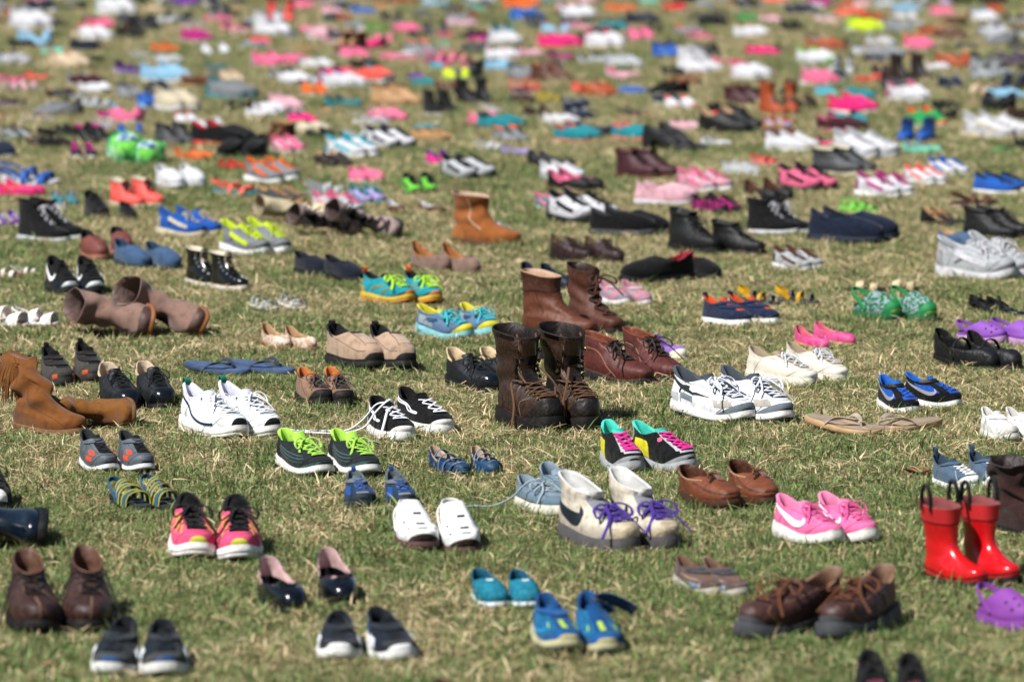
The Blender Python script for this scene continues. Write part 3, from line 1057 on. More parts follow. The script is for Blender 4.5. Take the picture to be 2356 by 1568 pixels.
shoes('running_shoe', [(402, 571, 1004, 1), (492, 655, 1000, 1)], .275, 'white leather running shoe with navy side line and green lace loops', run('#eef0f2', '#e9e7e2', '#dcdcee', '#e6e6ea', upm='leather', out='#d8d4ca', ex=[('cap', 'toe_bumper', '#20262b', 'rubber', 20, .30), ('stripe', 'stripe', '#1d2f58', 'foam', [(170, .62), (140, .62), (118, .48), (104, .22), (84, .13), (58, .18)], .011), ('top', 'lace_loop', '#14705e', 'canvas', 8, .52, .60), ('top', 'lace_loop', '#14705e', 'canvas', 9, .66, .72), ('top', 'lace_loop', '#14705e', 'canvas', 9, .78, .84), stitch('#b9bcc4', [(45, .1), (52, .34), (40, .48), (.5, .47)], .0025), ('tab', '#157a5c')], lk=dict(bow='bow', n=5), hs=1.08, crumple=.004, fn=[eyelets('#8d8f92', [.88], .085, .011)]))
shoes('flip_flop', [dict(x=499, y=872, h=56, L=.20), dict(x=603, y=870, h=60, L=.20)], .155, 'slate navy rubber flip-flop with thin thong strap', flop('#2a3850', '#3d5274', '#4a6288'))
_tp = boot('#8d6f63', .62, '#a5683c', '#6d5750', 'suede', bl=dict(shaft=.185, ankle=.15, zh=.05, zt=.035, heel=None), crumple=.02, fold=.009, ex=[('cap', 'toe_cap', '#5d453f', 'leather', 62, .30), ('round', 'welt', '#c0713c', 'leather', 0, .03)])
shoes('tall_boot', [dict(x=330, y=778, h=20, roll=74, L=.285), dict(x=440, y=776, h=26, roll=60, L=.285)], .30, 'taupe leather boot with shiny toe, leaning over on the grass', _tp)
shoes('sandal', [(-58, 65, 742, 60), (28, 136, 738, 66)], .205, 'white leather strappy sandal with tan footbed by the edge', sandal('#eceae8', '#e6e2de', '#c9a184', [(.80, .12, .16), (.50, .09, .22)], heelstrap=(.4, .22)))
shoes('sandal', [(-30, 50, 826, 70), (30, 92, 822, 74)], .13, 'dark navy strappy sandal beside the picture edge', sandal('#141a26', '#11151c', '#1a2538', [(.78, .05, .12), (.56, .05, .15), (.36, .04, .18)], heelstrap=(.36, .22)))
_bsw = run('#14171c', '#15181c', '#111317', '#15171b', ex=[('swoosh', '#f0f0f2'), ('guard', 'toe_guard', '#e9eef2', 'leather', 40, .24), ('side', 'side_panel', '#12263a', 'leather', 30, 60, .05, .3)], hs=1.12, lk=dict(bow='bow'))
shoes('sneaker', [(95, 182, 673, 1), (170, 249, 674, 1)], .235, 'black sneaker with white check mark and pale toe guard', _bsw)
shoes('slipper', [(257, 350, 607, 1), (330, 427, 612, 1)], .215, 'slate blue suede slip-on slipper', slip('#3d5a7d', '#27303a', '#2c4462', 'suede', hs=1.25))
shoes('high_top_sneaker', [(424, 520, 652, 1), (478, 578, 663, 1)], .19, 'shiny black high top covered in silver studs', dict(base=boot_loops(.52, heel=None, zh=.08, zt=.07, front=.46), up='#1b1c1c', upm='patent', sole='#dcd0c4', lin='#e6d9c4', tongue='#d9c9a8', lace='#191919', throat='#1a1a1a', lk=dict(n=5, bow='bow'), fn=[eyelets('#d8d8d4', [.3, .4, .5, .6, .7, .8, .9], .10, .02)]), cat='sneaker')
shoes('loafer', [(177, 251, 588, 1), (246, 314, 580, 1)], .22, 'reddish brown leather clog loafer', slip('#7a4038', '#a8685a', '#2a1d1a', 'leather', hs=1.3))
shoes('sandal', [(-35, 45, 628, 74), (25, 92, 622, 76)], .135, 'off-white strappy sandal with brown footbed at the edge', sandal('#e4ddd2', '#8a6249', '#a9836a', [(.80, .06, .12), (.56, .05, .16)], heelstrap=(.4, .2)))
shoes('sandal', [(568, 640, 702, 40), (632, 706, 700, 44)], .105, 'flat white sandal with jewelled straps', sandal('#c8ccd0', '#d9d2c4', '#b9aa92', [(.84, .03, .16), (.68, .035, .12), (.46, .03, .16), (.28, .03, .2)], upm='print', up2='#7f8a94', pscale=240))
shoes('ballet_flat', [(594, 672, 790, 1), (650, 738, 794, 1)], .17, 'tan floral patterned flat with open toe', flat('#c7a183', '#a87c55', '#c79e74', 'print', hs=1.3, up2='#e4d5c8', pscale=120))
_sue = slip('#b89c84', '#2b2a29', '#1f2328', 'suede', hs=1.32, linm='canvas', ex=[('guard', 'toe_bumper', '#2a2a2b', 'rubber', 38, .24), ('round', 'foxing', '#2d2c2b', 'rubber', 0, .09), ('top', 'elastic_panel', '#33302f', 'canvas', 26, .88, .985), ('top', 'vamp', '#c0a68f', 'suede', 20, .5, .86), ('heel', 'collar', '#23262a', 'canvas', 100, .86, .99), stitch('#8f7660', [(22, .45), (22, .65), (24, .9)]), stitch('#8f7660', [(30, .3), (50, .32), (80, .5), (100, .6)]), ('tab', '#2a2523', .03)])
shoes('slip_on_shoe', [(742, 882, 843, 1), (838, 966, 846, 1)], .27, 'tan suede slip-on shoe with black rubber toe bumper', _sue)
shoes('toddler_boot', [(672, 766, 926, 1), (740, 821, 926, 1)], .175, 'tan and black toddler hiking boot with orange lining', run('#94735c', '#1c1b1c', '#d2793c', '#5d4c48', upm='suede', ex=[('guard', 'toe_guard', '#26211f', 'rubber', 62, .42), ('top', 'vamp', '#1a222b', 'mesh', 30, .5, .86), ('heel', 'collar', '#1b232b', 'canvas', 110, .86, .985), stitch('#4b382d', [(70, .2), (86, .5), (90, .75)])], ws=1.2, hs=1.60, lk=dict(bow='big', n=4, r=.011)))
_blk = canvas('#14171c', '#ebe9e6', '#0f1115', '#e9eaf2', upm='mesh', fn=[outline_mark('#e8eaf2'), lace_path('#e9eaf2', [
    [(.50, -0.03, .33), (.46, -0.12, .30), (.40, -0.22, .16), (.34, -0.36, .05), (.25, -0.55, .035), (.15, -0.80, .03), (-.02, -0.98, .05), (-.12, -1.10, .03)],
    [(.53, 0.03, .33), (.60, -0.04, .36), (.58, -0.16, .24), (.55, -0.26, .10), (.48, -0.45, .04), (.38, -0.70, .035), (.22, -0.95, .03), (.05, -1.12, .04)],
    [(.62, -0.00, .30), (.72, -0.08, .27), (.82, -0.14, .17), (.90, -0.20, .05), (1.0, -0.26, .03), (1.05, -0.36, .03)]], .012)], ex=[('cap', 'toe_bumper', '#ebe8e4', 'rubber', 40, .25), ('heel', 'heel_guard', '#e6e6e6', 'rubber', 30, 0, .22)], lk=dict(n=4, bow=None, r=.011, v1=.88), hs=1.05)
shoes('sneaker', [(836, 951, 1009, 1)], .255, 'black knit sneaker with white sole, long untied white laces trailing', _blk)
shoes('sneaker', [(906, 1036, 990, 1)], .255, 'black knit sneaker with white toe behind the one with trailing laces', canvas('#14171c', '#ebe9e6', '#0f1115', '#e9eaf2', upm='mesh', fn=[outline_mark('#e8eaf2')], ex=[('cap', 'toe_bumper', '#ebe8e4', 'rubber', 40, .25)], lk=dict(n=4, bow=None, r=.011, v1=.88), hs=1.05))
_lime = run('#2b363a', '#e6e6e0', '#b9f25a', '#b6ee5e', out='#26282a', ex=[('heel', 'heel_panel', '#23252a', 'foam', 60, .05, .75), ('guard', 'toe_guard', '#4c6763', 'mesh', 70, .22), ('stripe', 'stripe', '#3d5554', 'mesh', [(120, .3), (90, .24), (50, .28)], .006), ('stripe', 'stripe', '#44605e', 'mesh', [(120, .42), (90, .36), (46, .4)], .006), ('stripe', 'stripe', '#44605e', 'mesh', [(118, .54), (90, .5), (44, .52)], .006), ('cap', 'toe_bumper', '#2b2d30', 'rubber', 14, .2), ('heel', 'collar', '#b9f25a', 'mesh', 35, .85, .99)], lk=dict(n=5, bow='bow', r=.011), tongue_up=.09, throat='#2b3230', hs=1.05)
shoes('running_shoe', [(626, 766, 1092, 1), (745, 882, 1094, 1)], .25, 'charcoal green running shoe with neon lime laces and collar', _lime)
_tod = run('#1b3a56', '#22333f', '#5f6d74', '#1f57a8', upm='mesh', ex=[('guard', 'toe_guard', '#1d3442', 'rubber', 60, .36), ('velcro', '#6c7278', 'suede', .80, .98, 82), ('stripe', 'stripe', '#8c5b52', 'lace', [(80, .86), (40, .9), (2, .9)], .012), ('side', 'side_panel', '#1d4f9c', 'mesh', 44, 76, .35, .7), ('heel', 'collar', '#63737a', 'canvas', 100, .86, .99), ('tab', '#1c4f96'), ('top', 'vamp', '#7c838a', 'suede', 17, .38, .5)], ws=1.2, hs=1.64, lk=dict(n=4, bow=None, r=.013))
shoes('toddler_sneaker', [(788, 863, 1166, 1), (880, 963, 1166, 1)], .165, 'small blue toddler sneaker with grey ankle strap and rubber toe', _tod)
_opn = dict(base=dict(zh=.06, zt=.05, ts=.02, fl=.03, th=.012, lo=[(.02, .93, .155, 0, 0, 0, 1), (.005, .95, .165, .05, .045, 0, 1), (.01, .93, .16, .12, .12, 0, .85), (.02, .80, .14, .18, .17, -.01, .5), (.02, .60, .11, .25, .27, -.02, .2), (.03, .42, .08, .30, .36, -.03, 0)]),
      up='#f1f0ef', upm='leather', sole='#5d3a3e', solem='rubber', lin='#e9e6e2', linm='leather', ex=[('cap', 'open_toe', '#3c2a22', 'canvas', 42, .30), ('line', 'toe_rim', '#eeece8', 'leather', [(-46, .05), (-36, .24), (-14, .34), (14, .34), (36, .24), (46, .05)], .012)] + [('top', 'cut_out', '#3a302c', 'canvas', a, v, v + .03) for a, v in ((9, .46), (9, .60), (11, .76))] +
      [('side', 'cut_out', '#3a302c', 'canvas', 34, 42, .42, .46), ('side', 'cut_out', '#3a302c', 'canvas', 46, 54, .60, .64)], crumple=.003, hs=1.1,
      fn=[lambda s, add, lod: add('ankle_strap', strap_heel(s, .36, .20, .018, .008, -.012), mat('#f0efee', 'leather'))])
shoes('sandal', [(900, 1006, 1264, 1), (1005, 1114, 1267, 1)], .255, 'white leather peep-toe shoe with small cut-outs', _opn)
shoes('ballet_flat', [(578, 706, 1399, 1), (722, 833, 1382, 1)], .24, 'shiny black ballet flat with a pale pink inside', flat('#121a26', '#10151b', '#d8b4b2', 'patent', hs=1.25, ex=[('line', 'edging', '#17202c', 'leather', [(-175, .97), (-90, .97), (0, .96), (90, .97), (175, .97)], .01)], fn=[bow_on_toe('#131b28')]))
shoes('toddler_sneaker', [(728, 826, 1514, -1), (838, 962, 1514, 1)], .20, 'navy toddler sneaker with broad white toe guard', run('#1c2a3c', '#e3e3e0', '#14202e', '#1f2d3f', ex=[('guard', 'toe_guard', '#e9e9ea', 'rubber', 34, .30), ('side', 'side_panel', '#d7dadf', 'leather', 64, 88, .2, .5), ('velcro', '#2a343e', 'suede', .76, .94, 78), ('heel', 'heel_panel', '#1f4a7c', 'mesh', 70, .3, .98), ('top', 'vamp', '#3c4044', 'mesh', 40, .3, .5)], nolace=1, ws=1.2, hs=.72))
shoes('toddler_shoe', [(1080, 1169, 1387, 1), (1164, 1248, 1388, 1)], .15, 'small turquoise slip-on toddler shoe with dotted print', slip('#127088', '#dfe6e8', '#15607a', 'print', up2='#1f86a0', pscale=130, ws=1.2, hs=1.2, ex=[('top', 'label', '#cfe4ea', 'canvas', 14, .86, .97)]))
_bl = run('#0c6a9c', '#c8c49a', '#0f4c86', '#1760a8', out='#3a4a3a', ex=[('cap', 'toe_bumper', '#cbc58f', 'rubber', 24, .26), ('top', 'stripe', '#b9e04a', 'mesh', 5, .52, .74), ('side', 'accent', '#a8d94c', 'mesh', 40, 46, .5, .64), ('guard', 'toe_guard', '#1a5aa2', 'mesh', 62, .36), ('stripe', 'stripe', '#2f9ad0', 'mesh', [(100, .2), (70, .3), (46, .5)], .010)], nolace=1, hs=1.02)
shoes('sneaker', [(1214, 1332, 1502, 1)], .235, 'bright blue child sneaker with lime marks, strap closed', dict(_bl, ex=_bl['ex'] + [('velcro', '#155a9c', 'canvas', .80, .96, 80)]))
shoes('sneaker', [(1318, 1424, 1502, 1)], .235, 'bright blue child sneaker with lime marks, strap hanging open', dict(_bl, fn=[flap_strap]))
shoes('sandal', [(986, 1079, 1084, 1), (1077, 1156, 1080, 1)], .155, 'navy child sandal with white stitching and tan footbed', flat('#1d4468', '#2c3a48', '#cdb092', hs=1.25, fn=[bands_over(4, '#1f4d7c', .035, '#c9d6e0')], ex=[('heel', 'heel_panel', '#2050a0', 'leather', 40, .1, .9)]))
_gb = canvas('#6d8494', '#e2ddcc', '#8a9dac', '#a9b8c0', ex=[('round', 'foxing_line', '#31475a', 'leather', .02, .045), ('guard', 'toe_seam', '#647b8c', 'canvas', 62, .5), stitch('#4c6272', [(60, .15), (66, .4), (50, .62)]), ('round', 'mudguard', '#3f5a6c', 'suede', .05, .14)], lk=dict(n=3, v0=.66, bow='big', y=.045), hs=1.0,
      fn=[lace_path('#a9b8c0', [[(.55, -.04, .30), (.52, -.16, .26), (.45, -.28, .12), (.36, -.42, .04), (.28, -.55, .03), (.30, -.66, .03), (.22, -.50, .03)]], .011)])
shoes('boat_shoe', [(1180, 1312, 1182, 1)], .24, 'pale blue canvas boat shoe with a trailing lace', _gb)
shoes('boat_shoe', [(1236, 1345, 1156, 1)], .24, 'pale blue canvas boat shoe half hidden by a white high top', dict(_gb, fn=[], lk=dict(n=3, v0=.66, bow=None, y=.045)))
_ht = dict(base=boot_loops(.36, shaft=.104, heel=None, zh=.12, zt=.10, front=.53, fl=.03, th=.014, slope=.075), up='#d8cdbb', upm='worn', sole='#5b585a', solem='eva', lin='#d9d9d6', tongue='#e9e6de', tonguem='leather', tongue_up=.03, tongue_y=.05, tongue_v=.8, throat='#8a8b90', throat_v=(.42, .97), throat_y=.055, lace='#4b2f96', lk=dict(n=4, v0=.34, v1=.56, bow='big', r=.013, y=.055), hs=1.0,
      ex=[('stripe', 'logo', '#1c2a3c', 'leather', [(70, .55), (84, .34), (102, .28), (124, .36), (150, .52)], [.004, .04, .05, .04, .012]), ('side', 'eyestay', '#7d8087', 'leather', 24, 36, (.40, .40), (.97, .97)), ('guard', 'toe_box', '#d2c2a4', 'worn', 36, .30)], crumple=.006)
shoes('high_top_sneaker', [(1278, 1466, 1266, 1), (1398, 1564, 1260, 1)], .28, 'worn white leather high top with purple laces and dark check mark', _ht, cat='sneaker')
_mx = run('#17191c', '#b9bcc0', '#45e0c8', '#f22c9a', ex=[('heel', 'heel_panel', '#b6b9bc', 'leather', 30, .05, .98), ('side', 'side_panel', '#f2ea1c', 'mesh', 96, 138, .06, (.62, .52)), ('side', 'eyestay', '#b9bcbf', 'leather', 18, 32, (.40, .40), (.98, .9)), ('guard', 'toe_guard', '#b4b8bb', 'suede', 64, .24), ('cap', 'toe_bumper', '#3a3f44', 'rubber', 14, .16), ('top', 'vamp_edge', '#b9bcbf', 'leather', 24, .33, .42)], lk=dict(n=6, v0=.42, v1=.93, bow=None, r=.017), tongue='#3fdcc6', tongue_up=.04, throat='#17191c', hs=1.2, fn=[badge('#e85a86', 44, .74)])
shoes('running_shoe', [(1378, 1476, 1080, 1), (1456, 1602, 1078, 1)], .225, 'black and yellow sneaker with mint lining and hot pink laces', _mx)
shoes('moccasin', [(1560, 1697, 1163, 1), (1672, 1797, 1154, 1)], .255, 'chestnut leather moccasin with knotted tassel', slip('#7d4226', '#4a2c1c', '#56301f', 'leather', hs=1.12, fn=[tassel('#6d4630')], ex=[('line', 'moc_seam', '#5b2f1b', 'leather', [(-78, .62), (-50, .40), (-25, .30), (0, .27), (25, .30), (50, .40), (78, .62)], .01), ('round', 'welt', '#56331f', 'leather', 0, .04), ('stripe', 'collar_lace', '#a9805c', 'leather', [(170, .86), (120, .84), (80, .8), (40, .74)], .008)]))
_pk = run('#ff7ab2', '#e9e6de', '#ff8fbc', '#f45aa4', ex=[('swoosh', '#f4f2f2'), ('guard', 'toe_bumper', '#e6e2da', 'rubber', 30, .16), ('heel', 'heel_panel', '#f2f0f0', 'foam', 22, .5, .98)], lk=dict(bow='bow', n=5, r=.009), hs=1.0)
shoes('running_shoe', [(1783, 1926, 1252, 1), (1886, 2016, 1247, 1)], .235, 'bubblegum pink running shoe with white check mark and white sole', _pk)
_rb = dict(base=boot_loops(.80, shaft=.19, heel=None, zh=.09, zt=.085, front=.52, toe=.13, fl=.06, th=.02), up='#e0141e', upm='gloss', sole='#17191c', solem='rubber', lin='#8f4a4a', linm='canvas', crumple=.002, fn=[rain_handles], ex=[('round', 'cuff', '#dd2a2e', 'foam', .88, .995), ('line', 'piping', '#3a1418', 'rubber', [(-180, .875), (-90, .875), (0, .875), (90, .875), (180, .875)], .008), ('line', 'piping', '#3a1418', 'rubber', [(-180, .17), (-130, .16), (-90, .09), (-45, .10), (0, .13), (45, .10), (90, .09), (130, .16), (180, .17)], .008), ('round', 'rand', '#d81f26', 'foam', .0, .07)])
shoes('rain_boot', [(2130, 2264, 1350, 1), (2216, 2348, 1344, 1)], .18, 'shiny red child rain boot with black pull handles', _rb)
shoes('tall_boot', [(2285, 2450, 1236, 40)], .27, 'dark brown suede boot slumped at the edge behind the red boots', boot('#3f2522', .66, '#1b1716', '#33201d', 'suede', bl=dict(shaft=.2), crumple=.03, fold=.014, ex=[stitch('#5a3a36', [(110, .5), (95, .7), (100, .95)])]))
_den = canvas('#51687f', '#eeeeea', '#3d5064', '#f2f2f2', ex=[('cap', 'toe_cap', '#f0f0ee', 'rubber', 56, .40), ('velcro', '#4c647c', 'canvas', .82, .97, 80), ('tab', '#4a627a', .10), stitch('#c8d2dc', [(52, .1), (52, .4), (40, .62)]), ('heel', 'heel_guard', '#ededea', 'rubber', 36, 0, .15)], ws=1.2, hs=1.60, lk=dict(n=5, v0=.44, v1=.76, bow=None, r=.013, y=.06))
shoes('toddler_sneaker', [(2148, 2246, 1120, 1), (2228, 2322, 1114, 1)], .16, 'small denim sneaker with white toe cap and ankle strap', _den)
shoes('clog', [(2254, 2372, 1449, 1)], .17, 'purple foam clog cut off by the picture edge', clog('#8d45a6', strap=.30))
LOOPS['chunky'] = dict(LOOPS['oxford'], zh=.12, zt=.085, heel=None, fl=.09)
_bc = oxford('#4a2a24', '#4b4d52', '#8a6a56', '#6d3f22', 'worn', lk=dict(n=4, v0=.56, bow='big', r=.010, y=.045), tongue_up=.03, ex=[('guard', 'toe_guard', '#5a5d62', 'rubber', 40, .16), ('line', 'vamp_seam', '#7a5238', 'leather', [(-62, .02), (-40, .25), (-34, .45)], .008), ('line', 'vamp_seam', '#7a5238', 'leather', [(62, .02), (40, .25), (34, .45)], .008), ('heel', 'collar', '#8f705e', 'suede', 75, .84, .995), stitch('#7a5646', [(46, .5), (70, .66), (80, .9)]), stitch('#3a211d', [(100, .2), (90, .5), (70, .62)])], hs=1.35, base='chunky')
shoes('dress_shoe', [(1685, 1946, 1467, -1), (1884, 2083, 1470, -1)], .285, 'worn dark brown leather shoe with rust laces and grey rubber sole', dict(_bc, fn=[eyelets('#b98f52', [.66, .78, .9], .055, .012)]))
_gt = run('#6a5652', '#c9c2b6', '#7a5a48', '#4f4644', upm='suede', ex=[('velcro', '#4c4a50', 'suede', .72, .84, 76), ('velcro', '#55504f', 'suede', .86, .97, 78), ('side', 'side_panel', '#8fa8c4', 'mesh', 50, 80, .1, .3), ('stripe', 'stripe', '#a8886a', 'leather', [(110, .4), (80, .45), (50, .5)], .01)], nolace=1, hs=.95)
shoes('toddler_sneaker', [(1550, 1658, 1362, 1), (1616, 1724, 1366, 1)], .165, 'scuffed brown and grey toddler shoe with two straps', _gt)
shoes('sneaker', [(1958, 2058, 1668, 1), (2050, 2146, 1668, 1)], .235, 'black sneaker with pink inside at the bottom edge', run('#14181c', '#15181b', '#15181b', '#14171a', ins='#d9507c', throat='#c94a74', hs=1.1, ex=[('heel', 'collar', '#12151a', 'mesh', 100, .8, .99)]))
shoes('loafer', [(956, 1075, 1745, 1)], .28, 'reddish brown suede shoe just showing at the bottom edge', slip('#7c4a36', '#3a2a22', '#5d3828', 'suede', hs=1.25))
shoes('ballet_flat', [(1530, 1595, 1672, 1), (1590, 1660, 1668, 1)], .16, 'pale pink child shoe just showing at the bottom edge', flat('#e6c4bc', '#e0d2c8', '#eadcd4', hs=1.4))
_wb = dict(base=boot_loops(.69, shaft=.18, ankle=.135, zh=.135, zt=.10, front=.56, toe=.17, fl=.09, th=.014, ts=.03, lean=.0), up='#40271c', upm='worn', sole='#1d1a1a', solem='rubber', lin='#2a1a14', linm='leather', crumple=.013, fold=.007, tongue='#38201a', tonguem='patent', tongue_up=.0, throat='#22140f', throat_v=(.42, .985), throat_y=.06, lace='#6f4c34', lk=dict(n=5, v0=.30, v1=.56, bow='ends', y=.065, r=.0095),
      fn=[eyelets('#b89a5c', [.30, .365, .43, .495, .56], .078, .016), eyelets('#8a7a5c', [.64, .71, .78, .85, .92], .085, .017, True),
          lace_path('#6f4c34', [[(.50, -.07, .62), (.56, -.02, .60), (.54, .07, .62)], [(.50, .09, .80), (.53, .08, .74), (.52, .08, .66), (.53, .06, .60)], [(.50, -.09, .80), (.54, -.09, .74), (.53, -.085, .66), (.55, -.07, .60)], [(.62, .07, .52), (.74, .14, .40), (.80, .20, .25), (.84, .21, .1), (.86, .20, .02)]], .0105)],
      ex=[('round', 'midsole_welt', '#5b2f24', 'leather', .0, .025), ('guard', 'toe_cap', '#2b211e', 'worn', 66, .27), ('heel', 'heel_counter', '#3f281d', 'worn', 60, .02, .30), stitch('#8a735c', [(26, .56), (30, .7), (30, .95)], .003), stitch('#8a735c', [(70, .05), (68, .25), (40, .34), (26, .42)], .003), ('heel', 'back_strip', '#4a3324', 'suede', 14, .3, .97), ('line', 'collar_piping', '#1d1512', 'patent', [(-180, .985), (-90, .985), (-40, .985)], .016), ('line', 'collar_piping', '#1d1512', 'patent', [(180, .985), (90, .985), (40, .985)], .016)])
shoes('work_boot', [(1140, 1288, 987, 1), (1252, 1385, 983, 1)], .285, 'scuffed dark brown leather work boot with brass lace hooks', _wb)
_dby = oxford('#191f28', '#15181c', '#e3c99e', '#14171b', lk=dict(n=3, v0=.66, bow='big', y=.04), hs=1.1, ex=[('guard', 'toe_cap', '#1b232d', 'patent', 44, .45), stitch('#333d48', [(60, .3), (74, .5), (60, .75)])])
shoes('dress_shoe', [(1020, 1151, 895, 1)], .26, 'black leather derby with cream insole left of the work boots', _dby)
shoes('dress_shoe', [(1098, 1228, 890, 1)], .26, 'black leather derby mostly hidden behind the work boots', _dby)
_brb = boot('#6b3a26', .60, '#33241d', '#c09a7c', 'leather', bl=dict(shaft=.142, front=.50), crumple=.01, fold=.009, ex=[stitch('#3d2016', [(92, .45), (84, .7), (88, .97)]), ('round', 'collar', '#4f2a1c', 'leather', .86, .99), stitch('#a8775c', [(70, .3), (58, .45), (40, .5)])])
shoes('tall_boot', [(1200, 1372, 772, 1)], .265, 'chestnut leather ankle boot standing upright with pale lining', _brb)
shoes('tall_boot', [(1302, 1428, 762, 1)], .265, 'chestnut laced leather boot with its lace rolled in a coil', dict(_brb, ex=[], up='#5a3022', lin='#3a2018', lace='#4a281c', throat='#4a281c', lk=dict(n=5, v0=.4, v1=.95, bow='big', r=.014, y=.06), tongue='#4a271b', tonguem='leather'))
_bur = boot('#5b2620', .34, '#272b30', '#8a4a34', 'leather', bl=dict(front=.47, shaft=.102, zt=.055), tongue='#59261f', tonguem='leather', tongue_up=.03, lace='#3d2f28', throat='#46201a', lk=dict(n=4, v0=.5, v1=.86, bow='big', r=.010, y=.05), ex=[stitch('#a8765c', [(44, .45), (48, .7), (60, .95)]), stitch('#a8765c', [(70, .06), (82, .3), (84, .6), (120, .7)]), ('round', 'welt', '#8a5f3c', 'leather', 0, .03)], crumple=.006)
shoes('ankle_boot', [(1335, 1502, 879, 1), (1430, 1574, 870, 1)], .27, 'burgundy leather chukka boot with brown laces', _bur)
shoes('dress_shoe', [(1236, 1347, 834, 1)], .24, 'glossy dark navy shoe whose toe shows behind the work boots', oxford('#1c1c30', '#15161a', '#3a2a30', '#15151c', 'patent'))
shoes('toddler_shoe', [(1500, 1577, 814, 1)], .15, 'lavender toddler shoe with cream toe beside the burgundy boots', flat('#9a72c8', '#eae2cc', '#7a54a8', 'canvas', hs=1.5, ex=[('cap', 'toe_cap', '#efe8d2', 'rubber', 70, .5)]))
_miz = run('#e9ebee', '#eceae6', '#4c545e', '#dfe2ee', upm='leather', out='#22272c', ex=[('guard', 'toe_guard', '#7d8892', 'suede', 66, .30), ('cap', 'toe_bumper', '#23292f', 'rubber', 24, .14), ('side', 'mesh_panel', '#c2bdb2', 'mesh', 34, 64, .26, .46), ('heel', 'heel_clip', '#c9cdd4', 'foam', 48, .03, .3), ('heel', 'collar', '#4b535d', 'mesh', 100, .86, .99), ('side', 'accent', '#8b96a1', 'suede', 100, 125, .2, .34)], fn=[mustang('#2f363c'), lace_path('#dfe2ee', [[(.55, .03, .36), (.60, .14, .36), (.66, .22, .24), (.60, .24, .1), (.66, .22, .04)], [(.56, -.03, .36), (.66, -.12, .38), (.74, -.10, .30), (.62, -.05, .36)]], .0095)], lk=dict(bow='big', n=6, r=.0095), hs=1.05)
shoes('running_shoe', [(1548, 1724, 967, 1), (1652, 1822, 968, 1)], .28, 'white and grey running shoe with black side mark and loose laces', _miz)
_wc = canvas('#e4dccb', '#e6dfd0', '#b9a58a', '#d3d6dc', ex=[('round', 'foxing_line', '#a8555c', 'rubber', .02, .032), ('cap', 'toe_cap', '#ebe7dc', 'rubber', 50, .3)], lk=dict(n=5, bow='bow', r=.009), hs=1.05)
shoes('canvas_shoe', [(1718, 1870, 880, 1), (1802, 1950, 870, 1)], .245, 'dirty white canvas shoe with thin red sole line', _wc)
_bsn = run('#15181d', '#e9e9ea', '#1a6fd6', '#1f5fd0', ex=[('swoosh', '#9a9da2'), ('side', 'print_panel', '#1c55b4', 'mesh', 56, 110, .4, .72), ('guard', 'toe_guard', '#15181c', 'foam', 62, .24), ('velcro', '#14171b', 'leather', .82, .97, 78), ('top', 'vamp', '#1a4fae', 'mesh', 30, .36, .52)], ws=1.2, hs=1.56, lk=dict(n=4, bow=None, r=.015, v1=.78))
shoes('toddler_sneaker', [(2020, 2106, 942, 1)], .165, 'black and blue toddler sneaker facing forward, with strap', _bsn)
shoes('toddler_sneaker', [(2080, 2207, 930, 1)], .165, 'black and blue toddler sneaker turned sideways to show its check mark', _bsn)
_ff = flop('#b8a896', '#c9a67c', '#a3917f')
shoes('flip_flop', [dict(x=1937, y=1006, h=42, L=.235)], .20, 'tan leather flip-flop with curled heel, thong pointing to its mate', _ff)
shoes('flip_flop', [dict(x=2074, y=1006, h=-58, L=.23)], .20, 'tan leather flip-flop lying crosswise with its strap toward its mate', _ff)
shoes('toddler_sneaker', [(2258, 2336, 1010, 1), (2314, 2400, 1010, 1)], .155, 'scuffed white toddler sneaker with strap near the edge', run('#e3e2df', '#dcd9d0', '#d6d2cc', upm='worn', nolace=1, ex=[('velcro', '#e9e8e6', 'leather', .74, .92, 78), ('guard', 'toe_guard', '#cfcac0', 'worn', 56, .36)], hs=1.15))
shoes('mary_jane', [(2154, 2291, 840, 1), (2220, 2352, 840, 1)], .245, 'black leather mary jane shoe with buckled strap', flat('#181c23', '#14171b', '#24211f', hs=1.45, fn=[ankle_strap('#15191f', .42, .24)]), cat='shoe')
shoes('clog', [(2205, 2312, 783, 48), (2284, 2404, 786, 50)], .165, 'lilac purple foam clog with pale sole line', clog('#8e50b8', '#c79ac8', hs=.8, strap=.22))
shoes('high_heel', [(2230, 2302, 714, 40), (2268, 2362, 718, 62)], .15, 'black high heeled sandal near the picture edge', dict(base='pump', up='#12161c', upm='patent', sole='#101317', solem='rubber', lin='#1d2228', fn=[ankle_strap('#12161c', .3, .2, .018)], crumple=0), cat='shoe')
shoes('ballet_flat', [(1827, 1906, 793, 1), (1872, 1969, 782, 1)], .155, 'hot pink ballet flat with tan sole', flat('#f0589c', '#c79a5c', '#ee6a86', hs=1.35, fn=[bow_on_toe('#f25ca4')]))
_gc = clog('#1c8a4c', '#176a3c', strapc='#1f9650', strap=.33, plain=1)
_gc.update(up='#1f6a44', upm='print', up2='#93a8ac', pscale=150)
_gc['ex'] = [('guard', 'toe_shell', '#1c8a4c', 'foam', 58, .52), ('cap', 'toe_spots', '#b6d23c', 'foam', 30, .13)]
shoes('clog', [(1968, 2066, 731, 1), (2050, 2151, 731, 1)], .19, 'green foam clog with patterned grey sides and yellow-green spots', _gc)
shoes('sandal', [(1926, 2030, 662, 82), (2010, 2114, 660, 84)], .145, 'brown sandal with broad cream straps', sandal('#d8c49c', '#3a2a20', '#5a4030', [(.80, .08, .12), (.50, .09, .16)]))
